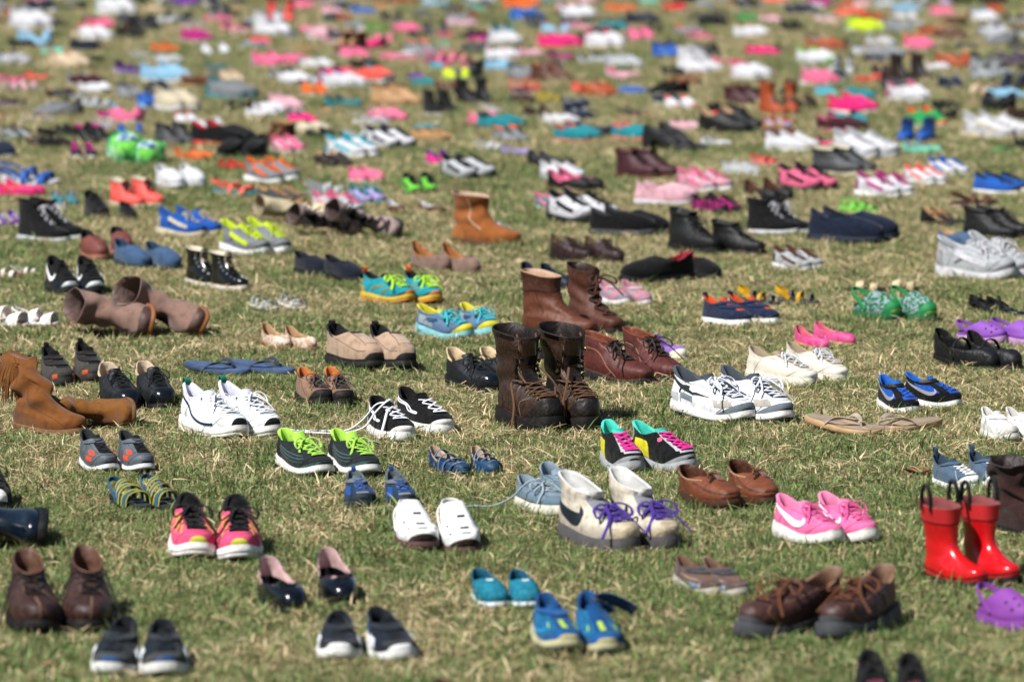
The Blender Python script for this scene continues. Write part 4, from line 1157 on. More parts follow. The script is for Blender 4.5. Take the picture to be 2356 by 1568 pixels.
_nv = canvas('#1a2a4a', '#eeeeea', '#e4562c', ex=[('velcro', '#1d2e50', 'canvas', .58, .72, 74), ('velcro', '#1d2e50', 'canvas', .78, .92, 78), ('tab', '#1d2c4e'), ('stripe', 'stitching', '#c2432c', 'lace', [(60, .7), (40, .72), (22, .74)], .005)], nolace=1, hs=1.1)
shoes('sneaker', [(1614, 1726, 744, 1), (1672, 1794, 740, 1)], .20, 'navy canvas child sneaker with straps and orange lining', _nv)
shoes('sandal', [(1700, 1790, 690, 64), (1788, 1882, 688, 70)], .145, 'grey sport sandal with bright yellow heel and straps', sandal('#d9a31c', '#4c4c4a', '#5a5a56', [(.80, .05, .14), (.56, .05, .18), (.34, .05, .2)], strapc=['#5b5a56', '#d6a01e', '#54524e'], heelstrap=(.34, .24, .06, .014), hsc='#e0a812'))
shoes('toddler_sneaker', [(1372, 1450, 694, 1), (1428, 1504, 694, 1)], .16, 'flower-print toddler shoe behind the chestnut boots', run('#8a93a4', '#d9d6d2', '#c98a9a', upm='print', up2='#d97a86', pscale=150, nolace=1, ex=[('velcro', '#b9aaa8', 'canvas', .74, .9, 70)]))
shoes('ballet_flat', [(1192, 1262, 655, 1), (1240, 1322, 655, 1)], .2, 'dark navy flat peeking from behind the chestnut boot', flat('#15233c', '#141a22', '#1c2c44', hs=1.3))
shoes('loafer', [(1422, 1600, 642, -62), (1560, 1662, 628, 40)], .235, 'black pointed slip-on shoe with red lining', slip('#15181c', '#14161a', '#9c1f2e', 'suede', hs=1.1))
shoes('loafer', [(1264, 1362, 594, 1), (1340, 1442, 598, 1)], .2, 'dark maroon lace-up leather shoe with chunky sole', oxford('#3a1f22', '#241a1b', '#6a5a3a', '#40201f', 'worn', lk=dict(n=4, bow='bow', r=.012), hs=1.15), cat='shoe')
_tyo = run('#1c9fae', '#d9b73c', '#15181c', '#b4ee42', out='#e8922c', ex=[('cap', 'toe_bumper', '#f07d2a', 'rubber', 26, .26), ('guard', 'toe_guard', '#3e4a4c', 'mesh', 66, .22), ('stripe', 'overlay', '#7f8a55', 'mesh', [(110, .25), (90, .45), (60, .66)], .02), ('stripe', 'overlay', '#7a8558', 'mesh', [(84, .2), (66, .4), (46, .6)], .018), ('tab', '#f0702a', .07), ('heel', 'heel_panel', '#d8b23a', 'rubber', 40, .02, .3)], lk=dict(bow='big', n=5, r=.016), throat='#b0e83e', hs=1.05)
shoes('running_shoe', [(830, 951, 692, 1), (924, 1021, 692, 1)], .22, 'turquoise running shoe with yellow sole and orange toe', _tyo)
_cy = run('#5f7d9c', '#8fd6e0', '#e2d838', '#3fc0d0', ex=[('cap', 'toe_bumper', '#dcd42c', 'rubber', 52, .42), ('stripe', 'overlay', '#29486e', 'mesh', [(120, .3), (95, .5), (66, .68)], .026), ('side', 'mesh_panel', '#9fb0bc', 'mesh', 95, 140, .15, .6), ('guard', 'mudguard', '#2f4c78', 'mesh', 82, .14)], lk=dict(bow='big', n=5, r=.014), throat='#37b4c6', hs=1.0)
shoes('running_shoe', [(957, 1086, 772, 1), (1050, 1153, 768, 1)], .225, 'sky blue running shoe with yellow toe and turquoise laces', _cy)
shoes('loafer', [(672, 765, 626, 1), (742, 845, 638, 1)], .21, 'dark navy slip-on shoe half sunk in the grass', slip('#142034', '#121720', '#0f1828', 'suede', hs=1.05))
shoes('ballet_flat', [(944, 1035, 614, 1), (1010, 1112, 618, 1)], .21, 'taupe suede flat with tan inside', flat('#8f7468', '#6a4d3c', '#b0703c', 'suede', hs=1.7))
_tb = boot('#9c5c2c', .58, '#5d3a22', '#c9a88c', 'suede', bl=dict(shaft=.17, front=.50), crumple=.014, fold=.009, ex=[('stripe', 'zip', '#d6b49a', 'lace', [(80, .38), (84, .6), (78, .97)], .008), ('heel', 'heel_counter', '#a8682f', 'suede', 60, .02, .3)])
shoes('tall_boot', [(1040, 1198, 560, 58)], .20, 'tan suede boot with side zip standing open', _tb)
shoes('toddler_sneaker', [(1118, 1168, 522, 62)], .085, 'purple and white toddler shoe behind the tan suede boot', run('#5d2f86', '#e6e2da', '#4a2470'))
_gbt = boot('#a48e8a', .9, '#33302f', '#5d4c4a', 'suede', bl=dict(shaft=.17), crumple=.02, lace='#17171a', lk=dict(n=6, v0=.3, v1=.95, bow='big', r=.018, y=.07), throat='#1c1b1d')
shoes('tall_boot', [dict(x=820, y=548, h=18, roll=78, L=.22), dict(x=905, y=552, h=24, roll=74, L=.22)], .24, 'mauve grey suede boot lying flat with tangled black laces', _gbt)
shoes('tall_boot', [dict(x=752, y=518, h=16, roll=84, L=.22)], .21, 'cream leather boot lying flat on the grass', boot('#d9c9a4', 1.0, '#c9b48c', '#a8987c', 'leather', bl=dict(shaft=.17), crumple=.015))


# ------------------------------------------------------------------ the rows farther back
C = dict(white='#cfcfd4', cream='#d2c7ac', black='#15181c', navy='#182640', blue='#1a5cb8', sky='#8fc0de', teal='#1c8a94', mint='#6fd0b4', turquoise='#34b4c8', green='#1f9a50', lime='#7be04a',
         neon='#d6f02c', yellow='#e6c82c', orange='#f0691f', coral='#ff6258', red='#d81f2a', pink='#ef6f96', hotpink='#f52a82', palepink='#ecb6c2', magenta='#b41f7c', purple='#6a2f94', lavender='#b9a4de',
         maroon='#4a1f28', brown='#5d3626', darkbrown='#33231d', rust='#a8481c', tan='#c79a6a', beige='#d0b99a', grey='#868a8e', silver='#bcc0c4', darkgrey='#45484c', denim='#4a6486')
WORD = dict(hotpink='hot pink', palepink='pale pink', neon='neon yellow', darkbrown='dark brown', darkgrey='dark grey', sky='sky blue')
KN = dict(r=('running_shoe', 'running shoe'), c=('sneaker', 'sneaker'), o=('dress_shoe', 'lace-up shoe'), s=('loafer', 'slip-on shoe'), f=('ballet_flat', 'flat'), b=('ankle_boot', 'ankle boot'), t=('tall_boot', 'boot'),
          d=('sandal', 'sandal'), p=('flip_flop', 'flip-flop'), g=('clog', 'clog'), w=('fur_slipper', 'slipper'), h=('high_top_sneaker', 'high top'), e=('high_heel', 'pump'))


def dim(h, k):
    return '#' + ''.join(f'{int(int(h.lstrip(chr(35))[i:i + 2], 16) * k):02x}' for i in (0, 2, 4))


def far_spec(k, a, b, pat=None, hk=1.0):
    A, B = C[a], C[b]
    if k == 'r':
        d = run(A, B if b in ('white', 'cream', 'grey', 'black', 'teal', 'yellow', 'navy', 'tan', 'silver') else '#e2e2e0', B if b not in ('white', 'cream', 'tan') else A, B, ex=[('stripe', 'side_panel', B, 'mesh', [(60, .3), (84, .42), (104, .62)], .03), ('guard', 'toe_guard', dim(A, .7), 'suede', 58, .24), ('heel', 'heel_panel', dim(B, .8), 'mesh', 42, .05, .55, 1), ('stripe', 'stripe', dim(A, .6), 'mesh', [(112, .2), (96, .4), (78, .62)], .012), ('heel', 'collar', dim(A, .5), 'mesh', 95, .87, .985, 1)])
    elif k == 'c':
        d = canvas(A, '#e6e4de' if b not in ('black', 'brown', 'tan') else B, B if b not in ('white', 'cream') else A, B, ex=[('cap', 'toe_cap', B, 'rubber', 48, .3, 1)])
    elif k == 'h':
        d = dict(base=boot_loops(.5, heel=None, zh=.08, zt=.07, front=.46), up=A, upm='canvas', sole=C['white'] if b != 'black' else B, lin=B if b != 'white' else A, tongue=A, lace=B, throat=A, lk=dict(n=5, bow='bow'), ex=[])
    elif k == 'o':
        d = oxford(A, B if b != 'white' else '#2a2624', hs=1.1)
    elif k == 's':
        d = slip(A, B, B if b not in ('white', 'cream') else A, 'suede', hs=1.15)
    elif k == 'f':
        d = flat(A, '#5a4030', B, hs=1.3)
    elif k == 'e':
        d = dict(base='pump', up=A, upm='leather', sole=A, solem='rubber', lin=B, crumple=0)
    elif k == 'b':
        d = boot(A, .36, B if b in ('black', 'brown', 'tan', 'white', 'cream', 'darkbrown') else '#241d1a', B, lace=C['black'], lk=dict(n=4, v0=.5, v1=.9, bow='bow', r=.011), throat=A, tongue=A)
    elif k == 't':
        d = boot(A, .62, B if b in ('black', 'brown', 'tan', 'white') else '#241d1a', B, bl=dict(shaft=.15), crumple=.01, ex=[('round', 'collar', B, 'leather', .88, .99)])
    elif k == 'd':
        d = sandal(A, B, B, [(.78, .06, .12), (.50, .05, .17)], heelstrap=(.4, .22))
    elif k == 'p':
        d = flop(B, A, A)
    elif k == 'g':
        d = clog(A, B)
    elif k == 'w':
        d = dict(base='slipper', up=A, upm='fur', sole=B, lin=A, linm='fur', crumple=.01)
    d['hs'] = d.get('hs', 1.0) * hk
    if pat:
        d.update(upm='print', up2=C[pat], pscale=170)
    return d


def row(x0, x1, yb, h, k, a, b, own=None, pat=None, single=False):
    s = px_per_m(yb)
    w = (x1 - x0) / s
    sh, ch = abs(math.sin(R(h))), abs(math.cos(R(h)))
    D = .42 if yb > 330 else .42 + .3 * rnd.random() ** 2
    if single:
        L = w / across(h)
    else:
        L = w / (across(h) + D * ch)
    L = min(max(L, .12), .32)
    lod = 2 if yb > 430 else 1 if yb > 300 else 0
    gx, gy = ground_at((x0 + x1) / 2, yb + 3, .012)
    ext = (L * across(90 - abs(h)) + (0 if single else D) * L * sh) / 2
    gx *= (gy + ext) / gy
    gy += ext
    spots = []
    dirv = (math.sin(R(h)), -math.cos(R(h)))
    side = (-dirv[1], dirv[0])
    for q in ((0,) if single else (-1, 1)):
        # the one on the picture's left first
        sg = q * (1 if side[0] >= 0 else -1)
        spots.append((gx + side[0] * sg * D * L / 2, gy + side[1] * sg * D * L / 2, h + rnd.uniform(-1, 1) * (10 if yb > 330 else 24)))
    name, word = KN[k]
    desc = own or f"{WORD.get(a, a)} {word}" + ((" with " + ({'r': f'{WORD.get(b, b)} side panel', 'c': f'{WORD.get(b, b)} toe', 'h': f'{WORD.get(b, b)} laces', 'p': f'{WORD.get(b, b)} strap'}.get(k) or f'{WORD.get(b, b)} ' + {'o': 'sole', 's': 'sole', 'f': 'inside', 'e': 'inside', 'b': 'lining', 't': 'collar', 'd': 'footbed', 'g': 'sole', 'w': 'sole'}[k])) if a != b else '')
    place_at(name, spots, L, desc, far_spec(k, a, b, pat, 1.2 if lod == 0 else 1.1), lod, short=f"{WORD.get(a, a)} {word}", auto=own is None)


def place_at(name, spots, L, desc, sp, lod, short, auto):
    """shoes at points of the lawn"""
    q = []
    n0 = len(RECORDS)
    global ground_at
    keep = ground_at
    pts = iter([(x, y) for x, y, h in spots])
    ground_at = lambda *_: next(pts)
    try:
        shoes(name, [dict(x=0, y=0, h=h, L=L) for _, _, h in spots], L, desc, sp, lod, cat='shoe' if 'shoe' in KN_WORD.get(name, '') else KN_WORD.get(name, name.replace('_', ' ')))
    finally:
        ground_at = keep
    for r in RECORDS[n0:]:
        r['px'] = PW / 2 + r['x'] / r['y'] * FPX
        r['short'], r['auto'] = short, auto


KN_WORD = {v[0]: v[1] for v in KN.values()}
KN_WORD.update(running_shoe='running shoe', ballet_flat='ballet flat', high_top_sneaker='sneaker', high_heel='high heel', fur_slipper='slipper', dress_shoe='shoe', loafer='loafer')

MID = """
508 672 586 38 r grey neon
362 512 546 48 r blue cream
36 195 556 62 h black white
187 252 506 15 c black black single|265 320 507 25 c black black single
250 380 478 35 b coral cream
355 478 437 25 s white white
0 40 522 30 r purple white
116 186 476 20 r teal grey
-10 140 430 82 d blue white
-8 108 454 70 f hotpink coral
486 596 451 78 d coral teal
585 706 473 55 c darkgrey tan
565 690 423 35 r grey orange
500 568 392 40 f red red
404 500 371 45 f orange tan
89 165 342 50 s black black|150 250 322 40 c black black|60 128 338 48 o black black|230 300 330 35 s black navy
158 224 366 12 r navy magenta
618 708 352 40 r pink white
746 880 368 50 r white turquoise
722 812 387 30 o darkbrown black
836 962 344 48 r white navy
976 1046 382 25 r hotpink purple
1008 1140 414 45 r silver black
1106 1154 344 80 d white white
1156 1222 359 72 f lavender lavender
795 884 423 30 s pink white
918 1014 448 25 r lime black
800 892 470 35 r lavender teal
893 930 490 20 f brown white single|962 1026 490 55 f brown white single
715 836 497 38 r silver pink
703 804 450 80 d silver grey
1208 1324 390 45 f black darkgrey
1240 1346 419 40 r white white
1254 1394 442 60 f black pink
1412 1560 414 45 b maroon brown
1474 1636 352 60 e black darkgrey
1554 1684 443 48 r silver pink flowers
1658 1754 406 55 c silver white
1724 1796 380 76 d coral pink
1462 1608 473 68 s palepink white
1594 1704 491 40 c magenta black dots
1710 1830 463 35 f black brown
1232 1316 484 30 r teal pink
1250 1422 516 45 r white black
1358 1540 546 62 s black darkgrey
1532 1660 584 35 b black black single|1640 1756 586 45 b black black single
1762 1892 351 55 c white cream
1910 2068 368 45 r white silver
1872 2018 406 50 b darkgrey cream
1783 1932 443 48 r pink black
1973 2104 457 38 r white magenta
2074 2182 427 45 r white coral
2130 2232 406 45 r white blue
2234 2372 448 60 c blue navy
1930 2022 492 50 d lime lime
2186 2294 476 80 d brown maroon
2116 2222 521 48 e black tan
2216 2372 553 50 b black black
1858 2068 562 60 s navy navy
1722 1862 540 55 h black white
2162 2384 646 45 r silver white
2154 2270 580 58 s denim tan single
1773 1898 622 52 r silver brown
243 322 387 10 w green green single|308 376 393 -8 w green green single
"""
FAR = """
5 51 40 40 b rust brown|59 132 31 20 r navy pink|16 129 67 50 r white silver|220 322 36 40 r white mint|306 378 74 30 b black navy|201 274 68 50 s pink hotpink
172 262 94 45 r white coral|115 153 66 60 s black black|22 92 113 50 s black navy|-6 72 151 40 r white black zebra|99 164 129 50 c mint grey|158 236 119 70 s navy navy
104 224 163 55 o beige tan|344 422 122 60 f orange orange|416 492 98 40 r magenta pink|412 486 68 50 d silver palepink|454 540 130 35 c white white|560 640 56 70 p sky blue
550 628 108 75 p sky blue|473 542 52 55 f pink pink|524 572 78 40 f palepink pink|387 468 19 40 c purple navy|376 424 40 50 d silver beige|-5 56 192 70 f hotpink pink
50 112 186 60 f coral coral|158 244 200 45 r maroon silver|258 340 174 75 d purple lavender|325 452 193 55 c sky white|350 420 150 50 s silver grey|298 346 135 45 d white silver
470 542 167 70 d teal purple|470 592 229 68 r grey teal|580 665 156 45 r pink white|110 186 229 45 o black maroon|185 268 216 45 c white black|258 338 229 50 b grey darkgrey
161 262 250 60 d silver white|344 468 256 48 r cream white|260 334 286 10 r pink sky|395 464 286 45 r white pink|443 534 310 35 r white cream|438 596 339 60 s black red
564 642 272 60 c white darkgrey|-4 80 322 50 r silver black zebra|51 130 282 45 d beige silver|84 170 318 50 s black black|170 262 334 35 b black magenta|266 338 313 30 r blue blue
207 268 298 45 d white lavender|-10 66 246 65 d black purple|-6 96 212 75 d palepink grey|609 686 54 60 c coral red|671 728 22 45 s pink pink|732 792 36 50 r palepink pink
748 804 54 40 r navy teal|808 866 35 45 c blue sky|796 845 62 50 d sky mint|836 898 76 45 d lime mint|902 952 60 70 p mint green|797 854 82 45 r silver pink
746 798 103 40 f palepink pink|950 1002 43 45 b darkgrey grey|866 908 22 50 f tan orange|633 694 87 72 p grey blue|673 734 120 70 d tan orange|692 772 161 40 r white grey
778 852 137 35 r pink white|740 844 205 50 r white purple|802 920 192 62 c coral teal|630 726 195 60 c white black|686 764 222 40 r orange coral|732 800 261 30 f tan brown
858 972 245 50 b tan brown|944 994 93 40 b black darkgrey|990 1046 87 45 f hotpink palepink|1024 1100 64 72 f palepink white|872 976 139 76 p pink white|974 1092 150 60 d pink magenta
1012 1094 186 30 r neon pink|996 1024 160 40 c turquoise teal single|1054 1140 242 30 t black black|1016 1058 212 40 b brown tan|946 1006 200 50 r teal grey|968 1058 268 30 h black white
954 1032 298 80 p turquoise teal|812 908 291 40 d silver white|655 732 289 40 r hotpink purple|574 666 267 58 s white darkgrey|662 760 309 55 s cream black|706 800 323 62 f black black
1092 1208 301 62 s teal black|1098 1166 264 70 d white silver|1176 1232 219 55 c maroon palepink|1124 1210 105 50 r white white|1076 1134 102 45 r magenta black|1118 1208 141 48 c white palepink
1114 1194 165 65 s sky denim|1164 1252 50 55 r blue teal|1070 1126 28 45 d mint silver|1160 1256 25 55 c orange grey|1286 1382 45 50 r white navy|1248 1318 81 20 c sky lavender
1238 1340 113 58 s hotpink coral|1310 1380 73 65 f palepink pink|1338 1450 111 50 r white red|1392 1466 28 65 f orange tan|1440 1532 58 60 o navy brown|1530 1590 28 40 c red navy
1600 1684 64 65 s black navy|1434 1516 95 45 r pink white|1574 1656 96 70 d pink palepink|1190 1256 135 70 s palepink pink|1228 1312 189 35 b brown rust|1388 1484 159 55 r silver white
1388 1472 184 62 f palepink pink|1502 1576 135 35 b blue black|1556 1662 172 50 h white silver|1632 1684 150 60 f hotpink pink|1518 1588 179 50 s black darkgrey|1526 1604 251 25 c white coral
1332 1436 227 48 o rust maroon|1426 1484 218 60 c blue sky|1180 1230 240 50 r maroon grey|1228 1292 234 40 d yellow black|1250 1334 287 50 c white beige|1306 1356 250 30 r navy grey
1268 1390 328 66 s teal red|1400 1512 324 66 s teal coral|1418 1500 272 65 d navy red|1544 1618 301 48 c palepink white|1608 1766 311 50 o black black|1666 1762 242 45 b maroon brown
1754 1846 268 20 t rust brown|1718 1792 131 45 r hotpink red|1674 1778 185 48 r white hotpink|1690 1750 50 45 c green black|1748 1804 55 50 s palepink white|1690 1784 91 50 c white tan
1684 1756 23 40 c black silver|1804 1896 37 60 c navy grey|1876 1934 55 40 f palepink white|1948 2038 76 50 r neon lime|1858 1948 119 45 o rust brown|1832 1934 149 55 c white lime
1836 1942 200 58 r pink palepink|1870 1932 222 45 c turquoise sky|1964 2054 189 80 p red coral|1990 2092 141 55 r silver beige zebra|1984 2040 147 60 s navy navy|2074 2164 119 50 r pink coral
2146 2234 94 50 o brown beige|2202 2250 116 55 s navy grey|2136 2202 39 45 r pink white|2022 2100 76 55 c grey white|2232 2308 52 48 r white sky|2240 2320 12 50 s black navy
2252 2336 89 45 r silver purple|2326 2376 72 50 o brown tan|2052 2146 190 30 t darkbrown black|2138 2188 164 40 s white palepink|2232 2338 187 45 h silver black zebra|2270 2366 233 55 r sky navy
2046 2154 237 45 r white pink|2148 2208 254 50 s black black|2078 2190 295 40 c green orange|2066 2152 330 5 b blue navy|1936 2020 234 60 s teal turquoise|1904 2030 265 65 r hotpink coral
1880 1994 306 55 s maroon pink|1768 1826 297 45 f lavender white|2216 2372 322 50 r white cream|2336 2390 346 40 s black black|2294 2336 353 70 p green black|1850 1900 22 45 c silver grey
1960 2010 18 45 r palepink pink|2056 2120 30 40 r sky white|520 560 24 45 f tan beige|150 200 26 50 r palepink silver|340 372 28 40 s beige tan|1470 1520 12 45 s mint silver|1600 1650 18 50 c grey sky
1020 1062 26 45 s darkgrey black|470 512 18 50 c white silver|2160 2210 12 40 c lavender pink|880 930 10 50 c brown tan|1250 1290 8 40 f teal sky|60 110 8 45 f palepink red
"""
for line in (MID + FAR).strip().split('\n'):
    for e in filter(str.strip, line.split('|')):
        t = e.split()
        x0, x1, yb, h = map(float, t[:4])
        k, a, b = t[4:7]
        pat = None
        own = None
        if 'zebra' in t:
            pat, own = ('black' if a in ('silver', 'white') else 'white'), f"zebra patterned {WORD.get(a, a)} {KN[k][1]}"
        if 'flowers' in t:
            pat, own = 'pink', f"pink flowered {KN[k][1]}"
        if 'dots' in t:
            pat, own = 'black', f"magenta dotted black {KN[k][1]}"
        if k == 'w':
            L = (x1 - x0) / px_per_m(yb) / .5
            gx, gy = ground_at((x0 + x1) / 2, yb)
            sp = far_spec('w', 'lime', 'green'); sp['fn'] = [monster]
            place_at('fur_slipper', [(gx, gy + L * .5, h)], L * .9, 'bright green furry slipper with blue and white patch, ' + ('left one' if x0 < 300 else 'right one'), sp, 1, 'green slipper', False)
            continue
        row(x0, x1, yb, h, k, a, b, None if own is None else own, pat, 'single' in t)
        if own:
            for r in RECORDS[-2:]:
                r['auto'] = True
                r['short'] = ' '.join(own.split()[:1] + own.split()[-2:])

# more of the crowded far rows: pairs too blurred to tell more than colour and kind
_pal = [('black', 'black')] * 7 + [('navy', 'grey')] * 3 + [('darkgrey', 'black')] * 3 + [('brown', 'tan')] * 3 + [('darkbrown', 'brown')] * 2 + [('white', 'grey')] * 3 + [('silver', 'darkgrey')] * 4 + [('grey', 'black')] * 4 + [('pink', 'grey')] * 2 + \
    [('hotpink', 'black'), ('palepink', 'white'), ('coral', 'red'), ('teal', 'navy'), ('blue', 'white'), ('sky', 'white'), ('purple', 'navy'), ('red', 'black'), ('tan', 'brown'), ('grey', 'orange'), ('beige', 'tan'), ('maroon', 'black'), ('mint', 'grey'), ('magenta', 'navy'), ('denim', 'navy'), ('rust', 'brown')]
_fr = random.Random(23)
_occ = [(r['px'], r['y']) for r in RECORDS]
_made = 0
for _ in range(9000):
    if _made >= 195:
        break
    yb = 4 + 370 * _fr.random() ** 1.3
    px = _fr.uniform(-20, PW + 20)
    gx, gy = ground_at(px, yb)
    s = px_per_m(yb)
    if any(abs(px - q) / s < .15 and abs(gy + .12 - w) < .38 for q, w in _occ):
        continue
    a, b = _fr.choice(_pal)
    k = _fr.choice('rrrcccofffsssbdhr')
    w = _fr.uniform(.13, .22) * s
    row(px - w / 2, px + w / 2, yb, _fr.choice((1, 1, 1, -1)) * _fr.uniform(15, 70), k, a, b)
    _occ += [(px - w / 4, gy + .12), (px + w / 4, gy + .12)]
    _made += 1


# ------------------------------------------------------------------ names, labels, groups
def finish_labels():
    pairs = {}
    for r in RECORDS:
        pairs.setdefault(r['pid'], []).append(r)
    groups = list(pairs.values())
    cen = [(np.mean([q['px'] for q in g]), PH / 2 - 0, np.mean([q['y'] for q in g])) for g in groups]
    used = {}
    for gi, g in enumerate(groups):
        r0 = g[0]
        tail = ''
        if r0.get('auto'):
            px, _, y = cen[gi]
            lf = rt = None
            bl = br = 1e9
            for gj, h in enumerate(groups):
                if gj == gi:
                    continue
                dx = (cen[gj][0] - px); dy = abs(cen[gj][2] - y) / y * 900
                dist = abs(dx) + dy * 1.6
                if dx < 0 and dist < bl:
                    bl, lf = dist, h[0]
                if dx >= 0 and dist < br:
                    br, rt = dist, h[0]
            nm = lambda q: q.get('short') or ' '.join(q['desc'].split()[:3])
            tail = ' between ' + nm(lf) + ' and ' + nm(rt) if lf and rt else ' beside ' + nm(lf or rt)
        g.sort(key=lambda q: q['px'])
        for k, r in enumerate(g):
            pos = '' if len(g) == 1 else (', left one' if k == 0 else ', right one')
            base = r['desc']
            lab = base + tail + pos
            if r.get('auto'):
                zone = ' at far ' + ('left' if r['px'] < PW * .3 else 'right' if r['px'] > PW * .7 else 'centre') if r['lod'] == 0 else ' midway back'
                for b in (base, base.split(' with ')[0]):
                    if len((b + zone + tail + pos).split()) <= 16:
                        lab = b + zone + tail + pos
                        break
            if len(lab.split()) > 16:
                lab = base.split(' with ')[0] + tail + pos
            if len(lab.split()) > 15:
                lab = base.split(' with ')[0] + tail.split(' and ')[0].replace('between', 'beside') + pos
            for more in ('far ', 'small ', 'faint ', 'low '):
                if lab not in used:
                    break
                lab = more + lab
            used[lab] = 1
            o = r['o']
            o['label'] = lab
            o['category'] = r['cat']
            o['group'] = KN_WORD.get(r['kind'], r['kind'].replace('_', ' ')) + 's set out in pairs on the lawn'


finish_labels()

# ------------------------------------------------------------------ a few dead leaves between the shoes
for px, py, L, rz, col, lab in ((2112, 1108, .085, 10, '#8a5a3c', 'long brown dead leaf lying left of the small denim sneakers'), (112, 1557, .05, 40, '#a8795a', 'pale brown dead leaf in the bottom left corner'),
                                (1520, 1195, .04, 70, '#9a6a44', 'small tan dead leaf beside the pink running shoes'), (2098, 1340, .035, 120, '#8f6038', 'small curled dead leaf left of the red rain boots')):
    u = np.linspace(-1, 1, 9)
    V = []
    for t in u:
        w = .24 * L * (1 - abs(t) ** 1.7) + .0006
        for q in (-1, 0, 1):
            V.append((t * L / 2, q * w, .020 + .10 * L * t * t + (.12 * L if q else 0) * (1 - t * t) + .03 * L * math.sin(5 * t + q)))
    o = bpy.data.objects.new('dead_leaf', to_mesh('dead_leaf', np.array(V), grid_faces(3, 9, False), mat(col, 'leather'), sharp=0))
    x, y = ground_at(px, py)
    o.location, o.rotation_euler = (x, y, 0), (0.1, 0.05, R(rz))
    o['label'], o['category'], o['group'] = lab, 'leaf', 'dead leaves on the lawn'
    COL.objects.link(o)

# ------------------------------------------------------------------ the lawn
def ground_material():
    m = bpy.data.materials.new("lawn_thatch")
    m.use_nodes = True
    N, Lk = m.node_tree.nodes, m.node_tree.links
    b = N["Principled BSDF"]
    b.inputs["Roughness"].default_value = 1.0
    b.inputs["Specular IOR Level"].default_value = 0.1
    tc = N.new("ShaderNodeTexCoord")
    n1 = N.new("ShaderNodeTexNoise"); n1.inputs["Scale"].default_value = 1.1; n1.inputs["Detail"].default_value = 6
    n2 = N.new("ShaderNodeTexNoise"); n2.inputs["Scale"].default_value = 90; n2.inputs["Detail"].default_value = 4
    for n in (n1, n2):
        Lk.new(tc.outputs["Object"], n.inputs["Vector"])
    mx = N.new("ShaderNodeMath"); mx.operation = 'ADD'
    Lk.new(n1.outputs["Fac"], mx.inputs[0]); Lk.new(n2.outputs["Fac"], mx.inputs[1])
    r = N.new("ShaderNodeValToRGB")
    for k, (p, c) in enumerate([(.35, (.03, .035, .012)), (.5, (.075, .065, .032)), (.65, (.13, .10, .055))]):
        if k > 1:
            r.color_ramp.elements.new(.5)
        r.color_ramp.elements[k].position = p
        r.color_ramp.elements[k].color = (*c, 1)
    mm = N.new("ShaderNodeMath"); mm.operation = 'MULTIPLY'; mm.inputs[1].default_value = .5
    Lk.new(mx.outputs[0], mm.inputs[0]); Lk.new(mm.outputs[0], r.inputs[0])
    Lk.new(r.outputs[0], b.inputs["Base Color"])
    bp = N.new("ShaderNodeBump"); bp.inputs["Strength"].default_value = .8; bp.inputs["Distance"].default_value = .01
    Lk.new(n2.outputs["Fac"], bp.inputs["Height"]); Lk.new(bp.outputs[0], b.inputs["Normal"])
    return m


gm = bpy.data.meshes.new("ground")
S = 700.0
gm.from_pydata([(-S, -S, 0), (S, -S, 0), (S, S, 0), (-S, S, 0)], [], [(0, 1, 2, 3)])
gm.materials.append(ground_material())
go = bpy.data.objects.new("ground", gm)
go['kind'] = 'structure'
go['label'] = 'short worn lawn of mixed green and straw grass'
COL.objects.link(go)


def blade_material(name, stops, trans=.35):
    m = bpy.data.materials.new(name)
    m.use_nodes = True
    N, Lk = m.node_tree.nodes, m.node_tree.links
    b = N["Principled BSDF"]
    b.inputs["Roughness"].default_value = .62
    b.inputs["Specular IOR Level"].default_value = .28
    at = N.new("ShaderNodeAttribute"); at.attribute_name = 'tone'
    r = N.new("ShaderNodeValToRGB")
    while len(r.color_ramp.elements) < len(stops):
        r.color_ramp.elements.new(.5)
    for e, (p, c) in zip(r.color_ramp.elements, stops):
        e.position = p; e.color = (*c, 1)
    Lk.new(at.outputs["Fac"], r.inputs[0])
    Lk.new(r.outputs[0], b.inputs["Base Color"])
    tr = N.new("ShaderNodeBsdfTranslucent")
    Lk.new(r.outputs[0], tr.inputs[0])
    mx = N.new("ShaderNodeMixShader"); mx.inputs[0].default_value = trans
    Lk.new(b.outputs[0], mx.inputs[1]); Lk.new(tr.outputs[0], mx.inputs[2])
    Lk.new(mx.outputs[0], N["Material Output"].inputs[0])
    return m


GREEN = blade_material("green_blade", [(0, (.04, .08, .022)), (.5, (.105, .165, .045)), (1, (.21, .27, .09))], .22)
STRAW = blade_material("straw_blade", [(0, (.18, .125, .055)), (.5, (.41, .31, .16)), (1, (.68, .55, .35))], .15)


